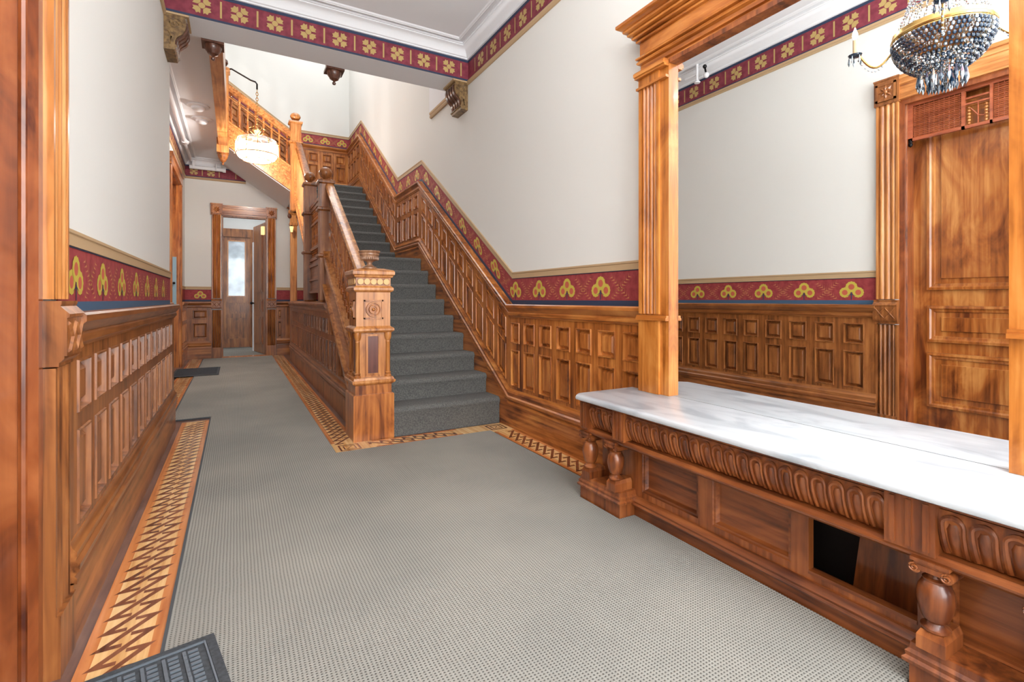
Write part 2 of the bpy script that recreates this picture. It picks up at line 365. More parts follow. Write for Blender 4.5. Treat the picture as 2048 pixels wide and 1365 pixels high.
def topband(wl, s0, s1, parent, meds, moulding=True, f=None):
    fn = f or (lambda s, d, z, q=WALLS[wl][0]: (q(s, d, 0)[0], q(s, d, 0)[1], z))
    def rn(prof): return G().sweep(prof, [s0, s1], lambda t, d, z: fn(t, d, z))
    rn(rect(.001, .006, 3.35, 3.366)).build('navy_line', NAVY, parent, False)
    rn(rect(.001, .006, 3.538, 3.562)).build('dark_line', NAVY, parent, False)
    b = rn(rect(.001, .004, 3.366, 3.538)).build('crown_frieze', RED2, parent, False)
    if moulding: rn([(.001, 3.31), (.012, 3.312), (.02, 3.322), (.012, 3.332), (.018, 3.342), (.018, 3.35), (.001, 3.35)]).build('picture_rail', TAN, parent)
    g = G()
    for c in meds:
        if s0 + .06 < c < s1 - .06:
            disc(g, fn, c, 3.452, .024, .0062, 12)
            for q in range(4):
                a = pi / 4 + q * pi / 2; P = []
                for r, t in ((.029, -.5), (.066, -.62), (.060, -.42), (.076, -.24), (.066, 0), (.076, .24), (.060, .42), (.066, .62), (.029, .5)):
                    P.append(fn(c + r * cos(a + t), .0062, 3.452 + r * sin(a + t)))
                g.add(P, [tuple(range(9))])
        cb = c + .132
        if s0 + .01 < cb < s1 - .01:
            g.add([fn(cb - .007, .0062, 3.385), fn(cb + .007, .0062, 3.385), fn(cb + .007, .0062, 3.52), fn(cb - .007, .0062, 3.52)], [(0, 1, 2, 3)])
    if g.f: g.build('medallion_print', MEDG, b, False)
# crown cove (d, z) from wall to ceiling 3.68
CROWN = [(0, 3.562), (.022, 3.562), (.022, 3.575), (.034, 3.58), (.04, 3.60), (.055, 3.625), (.082, 3.645), (.10, 3.652), (.10, 3.66), (.112, 3.664), (.112, 3.6795), (0, 3.6795)]
RIDGE = [(.15, 3.6795), (.152, 3.668), (.162, 3.662), (.17, 3.668), (.176, 3.668), (.186, 3.6795)]
def pframe(prof, ring, name, m, parent):   # profile swept round inner rectangle corners, (x0,x1,y0,y1), open sides allowed
    g = G(); x0, x1, y0, y1 = ring
    R = []
    for cx, cy, sx, sy in ((x0, y0, 1, 1), (x1, y0, -1, 1), (x1, y1, -1, -1), (x0, y1, 1, -1), (x0, y0, 1, 1)):
        R.append([(cx + sx * d, cy + sy * d, z) for d, z in prof])
    g.loft(R, cap=False); return g.build(name, m, parent)
exec_order = None
# ================================================================== STRUCTURE
def struct(name, g, m, smooth=False, label=None, cat=None):
    o = g.build(name, m, None, smooth); o['kind'] = 'structure'
    if label: o['label'] = label; o['category'] = cat
    return o
S = lambda *a: G().box(*a)
floor = struct('floor', S(-1.2, 2.3, -2.6, 13, -.1, 0), SHOE, label='dark worn floorboards under the carpet and parquet border', cat='floor')
wall_right = struct('wall_right', S(XR, XR + .15, -2.6, 13, 0, 7), WALL, label='white right wall with oak wainscot climbing beside the stairs', cat='wall')
g = S(XL - .15, XL, 1.98, 5.08, 0, 3.9); g.box(XL - .15, XL, .92, 1.98, 2.63, 3.9); g.box(XL - .15, XL, -2.6, .92, 0, 3.9); g.box(XC - .1, XL - .15, 4.96, 5.08, 0, 3.9)
wall_left = struct('wall_left', g, WALL, label='near left wall of white plaster above brown wainscot', cat='wall')
g = S(XC - .15, XC, 5.1, 8.25, 0, 3.7); g.box(XC - .15, XC, 8.25, 9.55, 2.95, 3.7); g.box(XC - .15, XC, 9.55, YB, 0, 3.7); g.box(XC - .15, XC, 5.1, YB, 3.7, 7)
wall_cor = struct('wall_hallway', g, WALL, label='far left wall of the passage with an open doorway', cat='wall')
g = S(XC - .15, -.22, YB, YB + .12, 0, 7); g.box(.54, XR, YB, YB + .12, 0, 7); g.box(-.22, .54, YB, YB + .12, 2.68, 7)
wall_back = struct('wall_back', g, WALL, label='end wall of the passage and stair landing', cat='wall')
struct('wall_entrance', S(-1.2, 2.3, -2.7, -2.6, 0, 3.9), WALL, label='entrance wall behind the viewer', cat='wall')
struct('wall_upper', S(XC, XR, 4.6, 4.7, 4.05, 7), WALL, label='upper front wall of the stairwell', cat='wall')
struct('wall_back_room', S(-1.2, 2.1, 12.75, 12.9, 0, 3.3), WALL, label='white wall of the room past the far door', cat='wall')
ceiling = struct('ceiling', S(XL - .1, XR, -2.6, 4.66, 3.68, 3.8), CEIL, label='white ceiling over the front hall with moulded border', cat='ceiling')
g = S(XC, -.228, 5.0, YB, 3.68, 4.05)
ceil2 = struct('ceiling_hallway', g, CEIL, label='white ceiling over the rear passage', cat='ceiling')
struct('ceiling_stairwell', S(XC, XR, 4.6, YB, 7, 7.1), CEIL, label='ceiling high above the stairwell', cat='ceiling')
struct('ceiling_back_room', S(-1.2, 2.1, YB + .12, 13, 3.3, 3.4), CEIL, label='ceiling of the room past the far door', cat='ceiling')
g = S(XL, XR, 4.66, 5.0, 3.35, 4.05); g.box(XC, XL, 5.0, 5.22, 3.6, 4.05); beam = struct('trim_1', g, CEIL, label='white beam crossing the hall under the red stencilled frieze', cat='beam')
pframe(CROWN, (XL, XR, -2.6, 4.66), 'crown_moulding', CEIL, ceiling)
pframe(RIDGE, (XL, XR, -2.6, 4.66), 'ceiling_moulding', CEIL, ceiling)
for nm, pr in (('crown_moulding', CROWN), ('ceiling_moulding', RIDGE)):
    R = [[(-.228, YB - d, z) for d, z in pr], [(XC + d, YB - d, z) for d, z in pr], [(XC + d, 5.22, z) for d, z in pr]]
    G().loft(R, cap=False).build(nm, CEIL, ceil2)
# top stencilled bands
mb_ = [-.232 + .2645 * i for i in range(10)]
topband('x', XL, XR, beam, mb_, moulding=False, f=lambda s, d, z: (s, 4.66 - d, z))
topband('R', -2.6, 4.655, wall_right, [4.354 - .27 * i for i in range(26)])
topband('L', -2.6, 4.655, wall_left, [3.879 + .537 - .2725 * i for i in range(26)])
topband('C', 5.22, YB, wall_cor, [5.5 + .27 * i for i in range(20)])
topband('B', XC, -.14, wall_back, [-.66 + .27 * i for i in range(3)])
topband('B', -.14, .18, wall_back, [-.66 + .27 * i for i in range(4)])
G().sweep([(.001, 3.31), (.02, 3.312), (.03, 3.33), (.02, 3.345), (.03, 3.36), (.03, 3.38), (.001, 3.38)], [5.0, 5.75], lambda t, d, z: (XR - d, t, z)).build('picture_rail', TAN, wall_right)
S(XR - .03, XR, 5.0, 5.75, 3.381, 3.75).build('plaster_return', CEIL, wall_right, False)
# wainscot of the right wall
def cols(s0, s1, n, gap=.072, end=.05):
    wd = (s1 - s0 - 2 * end - gap * (n - 1)) / n
    return [(s0 + end + i * (wd + gap), s0 + end + i * (wd + gap) + wd) for i in range(n)]
pr = [(c - .083, c + .083) for c in (2.25, 2.488, 2.726, 2.964, 3.202, 3.44, 3.61 + .05)]
pr[-1] = (3.575, 3.69)
pr = [(2.06 + .1 - .05 + .238 * i + .02, 2.06 + .1 - .05 + .238 * i + .02 + .168) for i in range(7)]
pr[-1] = (pr[-1][0], 3.70)
dado('R', 2.07, YB, wall_right, WY, low=-.42); dado('R', -2.6, .33, wall_right, WY)
wainscot('R', 2.05, YB - .0, [p for p in pr if p[1] <= 3.701][:7] + cols(3.74, 6.08, 10) + cols(6.12, 7.15, 4) + cols(7.19, 9.58, 10) + cols(9.62, YB - .03, 4), WZ, WY, wall_right)
frieze('R', 2.07, YB, wall_right, [2.165 + .376 * i - .376 * 2 for i in range(26)])
# left wall wainscot
pl = [(2.12 + .236 * i, 2.12 + .236 * i + .163) for i in range(12)]
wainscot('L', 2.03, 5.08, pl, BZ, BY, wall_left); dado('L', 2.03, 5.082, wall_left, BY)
frieze('L', 2.03, 5.08, wall_left, [2.23 + .398 * i for i in range(8)], blue=BLUE)
# passage wall
wainscot('C', 9.72, YB, cols(9.75, YB - .04, 4), WZ, WY, wall_cor); dado('C', 9.72, YB, wall_cor, WY); frieze('C', 9.72, YB, wall_cor, [])
wainscot('C', 5.22, 8.10, cols(5.25, 8.08, 11), WZ, WY, wall_cor); dado('C', 5.22, 8.10, wall_cor, WY); frieze('C', 5.22, 8.10, wall_cor, [])
# end wall
wainscot('B', XC, -.385, [(-.68, -.45)], BZ, BX, wall_back, rows=[(.38, .66), (.74, .90)]); dado('B', XC, -.385, wall_back, BX); frieze('B', XC, -.385, wall_back, [-.56])
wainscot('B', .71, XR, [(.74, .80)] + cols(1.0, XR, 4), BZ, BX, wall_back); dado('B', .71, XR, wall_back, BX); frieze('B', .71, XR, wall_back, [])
# upper landing wainscot on the end wall
cz = cols(.98, XR - .04, 4, gap=.09)
wainscot('B2', -.8, XR, cols(-.78, -.25, 2) + cols(-.20, .93, 4) + cz, WZ, WX, wall_back)
dado('B2', -.8, XR, wall_back, WX, low=-.3); frieze('B2', -.8, XR, wall_back, [1.95 - .33 * i for i in range(8)][::-1])

# ================================================================== FLOOR COVERINGS
g = G(); P = [(-.195, -2.5), (1.66, -2.5), (1.66, .675), (1.758, .675), (1.758, 1.868), (1.66, 1.868), (1.66, 2.202), (1.85, 2.202), (1.85, 3.66), (.625, 3.66), (.625, 10.62), (-.504, 10.62), (-.504, 5.34), (-.195, 5.34)]
n = len(P); g.add([(x, y, .002) for x, y in P] + [(x, y, .011) for x, y in P], [tuple(range(n))[::-1], tuple(range(n, 2 * n))] + [(i, (i + 1) % n, n + (i + 1) % n, n + i) for i in range(n)])
carpet = g.build('hall_carpet', CARPET, None, False)
tag(carpet, 'taupe loop-pile carpet covering the hall floor from front to far door', 'carpet')
g = G(); loop = [(-.195, -2.5), (-.195, 5.34), (-.504, 5.34), (-.504, 10.62)]
for a, b in zip(loop, loop[1:]): 
    x0, x1 = sorted((a[0], b[0])); y0, y1 = sorted((a[1], b[1])); g.box(x0 - .006, x1 + .004, y0 - .004, y1 + .004, .003, .014)
g.build('bound_edge', mat('dark_carpet_binding', lin(74, 76, 78), .9), carpet, False)
struct('trim_3', S(-.21, .53, YB - .05, YB + .12, 0, .012), ORANGE, label='oak threshold under the far doorway', cat='threshold')
back_carpet = S(-1.1, 2.0, YB + .13, 12.74, .001, .008).build('room_carpet', CARPET, None, False)
tag(back_carpet, 'taupe carpet in the room beyond the far door', 'carpet')
# parquet borders: fields with inlay pieces
parq = root('parquet_border', (0, 0, 0), 'maple parquet border with walnut fret inlay round the carpet', 'parquet border'); parq['kind'] = 'structure'
def fret_mesh(P, W, t=.0125):
    from mathutils import Vector
    pts = [Vector(p) for p in ((W * -.06, -P * .8), (W * -.47, -P * .8), (W * .47, P * .8), (W * .06, P * .8))]
    # (b across x, a along y); flat mitred stroke
    Lf = []; Rt = []
    for i, p in enumerate(pts):
        d1 = (pts[i] - pts[i - 1]).normalized() if i else (pts[1] - pts[0]).normalized()
        d2 = (pts[i + 1] - pts[i]).normalized() if i < 3 else d1
        n1 = Vector((-d1.y, d1.x)); n2 = Vector((-d2.y, d2.x)); mm = (n1 + n2)
        if mm.length < .3: mm = n1 + n1
        mm.normalize(); k = min(1 / max(mm.dot(n1), .3), 2.6)
        Lf.append(p + mm * t / 2 * k); Rt.append(p - mm * t / 2 * k)
    v = [(a.x, a.y, 0) for a in Lf] + [(a.x, a.y, 0) for a in Rt]
    me = D.meshes.new('fret'); me.from_pydata(v, [], [(i, 4 + i, 5 + i, 1 + i) for i in range(3)]); me.materials.append(WALNUT); return me
def border(x0, x1, y0, y1, along='y', pitch=.085, stripL=True, ninst=300, flip=False):
    W = (x1 - x0) if along == 'y' else (y1 - y0); e = W * .16
    fld = S(x0, x1, y0, y1, .0005, .0040).build('maple_field', MAPLE, parq, False)
    g = G()
    if along == 'y': g.box(x0, x0 + e, y0, y1, .001, .0046); g.box(x1 - e, x1, y0, y1, .001, .0046)
    else: g.box(x0, x1, y0, y0 + e, .001, .0046); g.box(x0, x1, y1 - e, y1, .001, .0046)
    g.build('cherry_strip', ORANGE, parq, False)
    me = fret_mesh(pitch, W - 2.2 * e, .0195)
    L_ = (y1 - y0) if along == 'y' else (x1 - x0); n_ = int(L_ / pitch)
    for i in range(n_):
        t = (i + .5) * pitch
        if along == 'y': o = inst(me, 'inlay', fld, ((x0 + x1) / 2, y0 + t, .0048), 0)
        else: o = inst(me, 'inlay', fld, (x0 + t, (y0 + y1) / 2, .0048), pi / 2)
        if flip: o.scale = (-1, 1, 1)
border(-.41, -.20, 1.2, 5.24, pitch=.088)
border(-.80 + .09, -.515, 5.42, 10.65, pitch=.11)
border(.63, .82, 3.92, 10.65, pitch=.095)
border(.92, 1.62, 3.675, 3.86, along='x', pitch=.088)
border(1.868, 2.055, .9, 3.62, pitch=.098)
g = G()
for (x0, x1, y0, y1) in ((.63, .92, 3.67, 3.92), (1.62, 2.055, 3.62, 3.87)): g.box(x0, x1, y0, y1, .0005, .0035)
g.build('maple_corner_field', MAPLE, parq, False)
g = G()
for (cx, cy) in ((.74, 3.77), (1.95, 3.75)):
    for r0, r1 in ((.075, .062), (.045, .035)):
        for k in range(4):
            a0, a1 = pi / 4 + k * pi / 2, pi / 4 + (k + 1) * pi / 2
            g.add([(cx + r0 * 1.41 * cos(a0), cy + r0 * 1.41 * sin(a0), .0048), (cx + r0 * 1.41 * cos(a1), cy + r0 * 1.41 * sin(a1), .0048), (cx + r1 * 1.41 * cos(a1), cy + r1 * 1.41 * sin(a1), .0048), (cx + r1 * 1.41 * cos(a0), cy + r1 * 1.41 * sin(a0), .0048)], [(0, 1, 2, 3)])
    g.add([(cx - .02, cy - .02, .0048), (cx - .012, cy - .02, .0048), (cx + .02, cy + .02, .0048), (cx + .012, cy + .02, .0048)], [(0, 1, 2, 3)])
g.build('corner_inlay', WALNUT, parq, False)
# mats
m = root('door_mat', (-.5, 8.7, 0), 'flat charcoal mat lying across parquet before the passage doorway', 'mat')
S(-.79, -.205, 8.25, 9.15, .0145, .024, .004).build('rubber_backing', RUBBER, m, False)
g = G(); y = 8.30
while y < 9.1: g.box(-.76, -.235, y, y + .02, .023, .027); y += .04
o = g.build('ribbed_pile', RUBBER, m, False); o['kind'] = 'stuff'
m = root('rubber_mat', (-.45, 1.5, 0), 'dark rubber mat with woven relief in the near left corner', 'mat')
# slightly turned mat
ma = .19
def mtf(u, v, z):    # u right, v away, origin at its far right corner
    cx, cy = -.06, 1.858
    return (cx + u * cos(ma) - v * sin(ma), cy + u * sin(ma) * 1.0 + v * cos(ma), z)
g = G()
def mbox(g, u0, u1, v0, v1, z0, z1):
    g.add([mtf(u0, v0, z0), mtf(u1, v0, z0), mtf(u1, v1, z0), mtf(u0, v1, z0), mtf(u0, v0, z1), mtf(u1, v0, z1), mtf(u1, v1, z1), mtf(u0, v1, z1)],
          [(0, 3, 2, 1), (4, 5, 6, 7), (0, 1, 5, 4), (1, 2, 6, 5), (2, 3, 7, 6), (3, 0, 4, 7)])
mbox(g, -.38, 0, -.75, 0, .0145, .018); g.build('mat_base', RUBBER, m, False)
g = G(); mbox(g, -.025, 0, -.75, 0, .018, .024); mbox(g, -.38, -.025, -.018, 0, .018, .024); g.build('mat_rim', RUBBER, m, False)
g = G(); mbox(g, -.031, -.026, -.75, -.024, .018, .0225); mbox(g, -.38, -.026, -.024, -.019, .018, .0225)
k = 0; v_ = -.045
while v_ > -.7:
    u_ = -.05
    while u_ > -.37:
        if (k % 2 == 0): mbox(g, u_ - .026, u_, v_ - .008, v_, .018, .0225)
        else: mbox(g, u_ - .009, u_, v_ - .017, v_ + .006, .018, .0225)
        u_ -= .031 if k % 2 == 0 else .0205; k += 1
    v_ -= .021; k += 1
o = g.build('woven_relief', RUBBER2, m, False); o['kind'] = 'stuff'

# ================================================================== DOOR CASINGS
def fluted(g, y0, y1, x, out, z0, z1, n=3, horiz=False):   # on a wall facing +X at x; flutes as raised reeds
    g.box(x + .0005, x + out * .6, y0 + .0006, y1 - .0006, z0 + .0006, z1 - .0006)
    wdt = (y1 - y0); e = wdt * .1; p = (wdt - 2 * e) / n
    g.box(x, x + out, y0, y0 + e, z0, z1); g.box(x, x + out, y1 - e, y1, z0, z1)
    for i in range(n):
        a = y0 + e + p * i; st = []
        for k in range(7):
            t = k / 6; st.append((a + p * t * .92 + p * .04, x + out * .6 + out * .42 * sin(pi * t)))
        st = [(a + p * .04, x + .001)] + st + [(a + p * .96, x + .001)]
        g.loft([[(xx, yy, z0 + .0003) for yy, xx in st], [(xx, yy, z1 - .0003) for yy, xx in st]])
def xblock(g, y0, y1, x, out, z0, z1):
    prof = [(0, z0 - .03), (out * .7, z0 - .03), (out * .7, z0 - .02), (out * .9, z0 - .008), (out * .9, z0), (out, z0), (out, z1), (out * 1.0, z1), (out * 1.1, z1 + .004), (out * 1.1, z1 + .012), (out * .75, z1 + .035), (out * .8, z1 + .042), (out * .8, z1 + .05), (0, z1 + .05)]
    g.sweep(prof, [y0, y1], lambda t, d, z: (x + d, t, z))
    c = (y0 + y1) / 2; zc = (z0 + z1) / 2; hw = (y1 - y0) / 2 - .012; hh = (z1 - z0) / 2 - .015
    for sy in (-.5, .5):                       # two raised crosses made of slim wedges
        for q in (1, -1):
            a = (c + sy * hw - hw * .45, zc - q * hh); b = (c + sy * hw + hw * .45, zc + q * hh)
            t = .006
            g.add([(x + out, a[0], a[1] - t), (x + out, a[0], a[1] + t), (x + out, b[0], b[1] + t), (x + out, b[0], b[1] - t), (x + out + .007, a[0], a[1]), (x + out + .007, b[0], b[1])],
                  [(0, 3, 5, 4), (4, 5, 2, 1), (0, 4, 1), (3, 2, 5)])
def rosette(g, yc, zc, x, h, out=.012):
    g.box(x, x + out * .6, yc - h, yc + h, zc - h, zc + h)
    for sy, sz, ly, lz in ((0, 1, h, .008), (0, -1, h, .008), (1, 0, .008, h), (-1, 0, .008, h)):
        g.box(x, x + out, yc + sy * (h - .008) - ly, yc + sy * (h - .008) + ly, zc + sz * (h - .008) - lz, zc + sz * (h - .008) + lz)
    for k in range(8):
        a = k * pi / 4; r = h * .8; 
        g.add([(x + out * .6, yc, zc), (x + out * .6, yc + r * .6 * cos(a + .35), zc + r * .6 * sin(a + .35)), (x + out * .6, yc + r * cos(a), zc + r * sin(a)), (x + out * .6, yc + r * .6 * cos(a - .35), zc + r * .6 * sin(a - .35)), (x + out * 1.6, yc + r * .5 * cos(a), zc + r * .5 * sin(a))],
              [(0, 1, 4), (1, 2, 4), (2, 3, 4), (3, 0, 4)])
    g.loft([[(x + out * .6 + o_, yc + rr * cos(2 * pi * j / 10), zc + rr * sin(2 * pi * j / 10)) for j in range(10)] for rr, o_ in ((h * .22, 0), (h * .22, .008), (h * .1, .014), (.001, .014))])
# near left door, opening y .98..1.90, casing 1.92..2.08
d1 = root('door_1', (-.6, 1.44, 0), 'tall panelled oak door in the near left wall, seen in the mirror', 'door', kind='structure')
g = G(); fluted(g, 1.885, 2.035, XL, .03, 1.10, 2.66); g.build('door_casing', GZ, d1)
g = G(); fluted(g, 1.885, 2.035, XL, .034, .18, .90, n=4); g.box(XL, XL + .045, 1.885, 2.04, 0, .18); g.build('fluted_casing_base', BZ, d1)
g = G(); xblock(g, 1.88, 2.045, XL, .06, .935, 1.045); g.build('casing_block', BZ, d1, False)
g = G(); fluted(g, .82, .975, XL, .034, .05, 2.66); g.build('door_casing', GZ, d1)
g = G()
for a, b, o_ in ((2.66, 2.70, .028), (2.70, 2.78, .02), (2.78, 2.80, .03), (2.80, 2.82, .024), (2.82, 2.85, .034)): g.box(XL, XL + o_, .975, 1.885, a, b)
g.build('header_casing', GY, d1, False)
for c in (1.96, .898):
    g = G(); g.box(XL, XL + .04, c - .085, c + .085, 2.65, 2.845); g.box(XL, XL + .046, c - .088, c + .088, 2.842, 2.855); rosette(g, c, 2.747, XL + .04, .07); g.build('corner_block', BZ, d1, False)
g = G(); g.box(-.80, XL + .006, 1.85, 1.885, 0, 2.66); g.box(-.80, XL + .006, .975, 1.01, 0, 2.66); g.box(-.80, XL + .006, 1.01, 1.85, 2.62, 2.66)
g.build('door_jamb', DJ, d1, False)
g = G(); g.tube([(-.512, 1.852, 0), (-.512, 1.852, 2.62)], .011, 8); g.build('corner_bead', DJ, d1)
dx = -.63
g = G(); g.box(dx - .04, dx, 1.02, 1.85, .06, 2.62)
g.box(dx, dx + .028, 1.02, 1.85, .02, .10)
leaf = g.build('door_leaf', DZ, d1, False)
def dpanel(y0, y1, z0, z1, x, parent, mm, nm='door_panel', sgn=1):
    g = G(); R = []
    for i, o_ in ((0, .0), (.002, .02), (.02, .022), (.03, .012), (.045, .010), (.05, -.0), (.085, .001), (.09, .012), (.10, .012)):
        R.append([(x + sgn * o_, y0 + i, z0 + i), (x + sgn * o_, y1 - i, z0 + i), (x + sgn * o_, y1 - i, z1 - i), (x + sgn * o_, y0 + i, z1 - i)])
    g.loft(R); return g.build(nm, mm, parent, False)
for z0, z1 in ((1.17, 2.56), (.77, 1.05), (.27, .69)): dpanel(1.12, 1.76, z0, z1, dx + .001, leaf, DZ)
# fretwork grille hanging in the head of the near door
fg = root('fretwork_grille', (-.53, 1.44, 2.45), 'red-brown fretwork grille hung across the head of the near left door', 'grille')
g = G()
for a, b, c, d_ in ((1.015, 1.845, 2.33, 2.352), (1.015, 1.845, 2.60, 2.62), (1.815, 1.845, 2.33, 2.60), (1.50, 1.52, 2.33, 2.60), (1.35, 1.365, 2.33, 2.60), (1.015, 1.04, 2.33, 2.60)): g.box(-.545, -.52, a, b, c, d_)
g.box(-.54, -.525, 1.365, 1.50, 2.54, 2.552); g.box(-.54, -.525, 1.365, 1.50, 2.50, 2.512)
g.build('grille_frame', RW, fg, False)
g = G()
for (ya, yb) in ((1.525, 1.812), (1.045, 1.345)):
    z = 2.358
    while z < 2.597: g.tube([(-.532, ya, z), (-.532, yb, z)], .0042, 5); z += .0135
    y = ya + .008
    while y < yb:
        g.tube([(-.532, y, 2.353), (-.532, y, 2.598)], .0018, 5); y += .03
o = g.build('fine_lattice', RW, fg); o['kind'] = 'stuff'
for zz in [2.365 + .022 * i for i in range(6)]:
    for yy in (1.48, 1.385):
        g = G(); g.ball((-.532, yy, zz), .0105, 8, 5); g.build('bead', GY, fg)
g = G(); g.tube([(-.532, 1.37, 2.42), (-.532, 1.40, 2.40), (-.532, 1.43, 2.41), (-.532, 1.47, 2.47)], .004, 6); g.tube([(-.532, 1.43, 2.352), (-.532, 1.43, 2.50)], .004, 6); g.build('scroll_work', RW, fg)
g = G(); g.lathe([(.001, -.035), (.012, -.025), (.016, -.01), (.010, 0), (.014, .01), (.014, .02)], -.532, 1.832, 2.32, 12); g.build('drop_knob', IRON, fg)

# end door (facing -Y): casing by swapping axes
def swap(g): g.v = [(y, YB - x, z) for x, y, z in g.v]; g.f = [f[::-1] for f in g.f]; return g
d2 = root('door_2', (.16, YB, 0), 'far doorway with rosette casing and an inward-opened door', 'door', kind='structure')
for a, b in ((-.385, -.215), (.535, .705)):
    g = G(); fluted(g, a + .012, b - .012, 0, .055, 1.12, 2.68, n=2); swap(g).build('door_casing', WZ, d2)
    g = G(); fluted(g, a, b, 0, .045, .2, .9, n=4); g.box(0, .055, a, b, 0, .2); swap(g).build('fluted_casing_base', BZ, d2)
    g = G(); xblock(g, a, b, 0, .062, .95, 1.06); swap(g).build('casing_block', BZ, d2, False)
    c = (a + b) / 2; g = G(); g.box(0, .062, c - .095, c + .095, 2.68, 2.875); g.box(0, .075, c - .1, c + .1, 2.868, 2.888); rosette(g, c, 2.775, .062, .078, .02); swap(g).build('corner_block', WZ, d2, False)
g = G()
for a, b, o_ in ((2.68, 2.72, .03), (2.72, 2.76, .045), (2.76, 2.81, .03), (2.81, 2.84, .045), (2.84, 2.87, .055)): g.box(0, o_, -.205, .53, a, b)
swap(g).build('header_casing', WX, d2, False)
g = G(); g.box(-.215, -.195, YB - .01, YB + .12, 0, 2.68); g.box(.52, .54, YB - .01, YB + .12, 0, 2.68); g.box(-.195, .52, YB - .01, YB + .12, 2.66, 2.68); g.build('door_jamb', BZ, d2, False)
# opened leaf, hinged at right, leaning back
hx, hy, tx, ty = .515, YB + .13, .335, YB + 1.0
import mathutils
du = mathutils.Vector((tx - hx, ty - hy, 0)).normalized(); dn = mathutils.Vector((-du.y, du.x, 0))
Lw = .88
def lf(u, d, z): return (hx + du.x * u + dn.x * d, hy + du.y * u + dn.y * d, z)
def lbox(g, u0, u1, d0, d1, z0, z1):
    g.add([lf(u0, d0, z0), lf(u1, d0, z0), lf(u1, d1, z0), lf(u0, d1, z0), lf(u0, d0, z1), lf(u1, d0, z1), lf(u1, d1, z1), lf(u0, d1, z1)],
          [(0, 3, 2, 1), (4, 5, 6, 7), (0, 1, 5, 4), (1, 2, 6, 5), (2, 3, 7, 6), (3, 0, 4, 7)])
g = G(); lbox(g, 0, Lw, -.045, 0, .015, 2.62); ol = g.build('open_leaf', BZ, d2, False)
for z0, z1 in ((1.25, 2.5), (.85, 1.1), (.2, .75)):
    g = G(); 
    for i, d_ in ((0, .012), ): lbox(g, .14, Lw - .14, 0, .012, z0, z1)
    lbox(g, .18, Lw - .18, .012, .02, z0 + .04, z1 - .04); g.build('door_panel', BZ, ol, False)
g = G(); lbox(g, Lw - .001, Lw + .006, -.046, .001, .015, 2.62); lbox(g, Lw - .05, Lw + .03, .001, .012, .012, 2.3); g.build('white_edge', WHITE, ol, False)
g = G(); c = lf(Lw - .06, .05, 1.02); g.ball(c, .03, 12, 8); g.tube([lf(Lw - .06, 0, 1.02), c], .012); g.build('door_knob', IRON, ol)
g = G(); lbox(g, .02, .10, .0, .05, 2.38, 2.54); g.build('amber_closer', AMBER, ol, False)
# inner door of the back room
d3 = root('door_3', (.03, 12.75, 0), 'brown door with tall frosted glass panel in the back room', 'door', kind='structure')
g = G(); g.box(-.34, .42, 12.66, 12.75, 2.5, 2.68); g.box(-.34, -.24, 12.66, 12.75, 0, 2.5); g.box(.30, .42, 12.66, 12.75, 0, 2.5); g.build('door_casing', BZ, d3, False)
g = G(); g.box(-.24, .30, 12.70, 12.75, .02, .12 + .1); g.box(-.24, -.15, 12.70, 12.75, .22, 2.5); g.box(.21, .30, 12.70, 12.75, .22, 2.5)
for a, b in ((.68, .78), (1.02, 1.16), (2.42, 2.5)): g.box(-.15, .21, 12.70, 12.75, a, b)
lf3 = g.build('door_leaf', BZ, d3, False)
for a, b in ((.22, .68), (.78, 1.02)):
    g = G(); g.box(-.15, .21, 12.715, 12.74, a, b); g.box(-.10, .16, 12.705, 12.72, a + .05, b - .05); g.build('door_panel', BZ, lf3, False)
g = G(); g.box(-.13, .19, 12.72, 12.735, 1.18, 2.40); g.build('glass_pane', DGLASS, lf3, False)
g = G(); 
for a, b, c, e in ((-.15, -.13, 1.16, 2.42), (.19, .21, 1.16, 2.42)): g.box(a, b, 12.695, 12.74, c, e)
g.box(-.13, .19, 12.695, 12.74, 1.16, 1.18); g.box(-.13, .19, 12.695, 12.74, 2.40, 2.42); g.build('glazing_bead', GZ, lf3, False)
# passage doorway in far left wall
d4 = root('door_4', (XC, 8.9, 0), 'oak doorway in the far left wall of the passage', 'door', kind='structure')
g = G(); fluted(g, 9.56, 9.71, XC, .045, 0, 2.95); fluted(g, 8.10, 8.24, XC, .045, 0, 2.95); g.build('door_casing', WZ, d4)
g = G(); g.box(XC, XC + .05, 8.08, 9.73, 2.95, 3.10); g.box(XC, XC + .07, 8.06, 9.75, 3.08, 3.11); g.build('header_casing', WY, d4, False)
g = G(); g.box(XC - .25, XC + .01, 9.545, 9.562, 0, 2.95); g.box(XC - .25, XC + .01, 8.24, 8.256, 0, 2.95); g.box(XC - .25, XC + .01, 8.256, 9.545, 2.935, 2.95); g.build('door_jamb', WZ, d4, False)
g = G(); g.box(XC - .21, XC - .17, 8.256, 9.545, .01, 2.935); g.build('door_leaf', WZ, d4, False)
bp = root('wall_plate', (XC, 8.9, 1.4), 'pale blue upright plate beside the passage doorway with dark latch', 'plate')
S(XC - .10, XC - .02, 9.515, 9.54, 1.0, 1.78).build('blue_plate', PALEBL, bp, False); g = G().ball((XC - .05, 9.50, 1.36), .02); g.build('latch', IRON, bp)

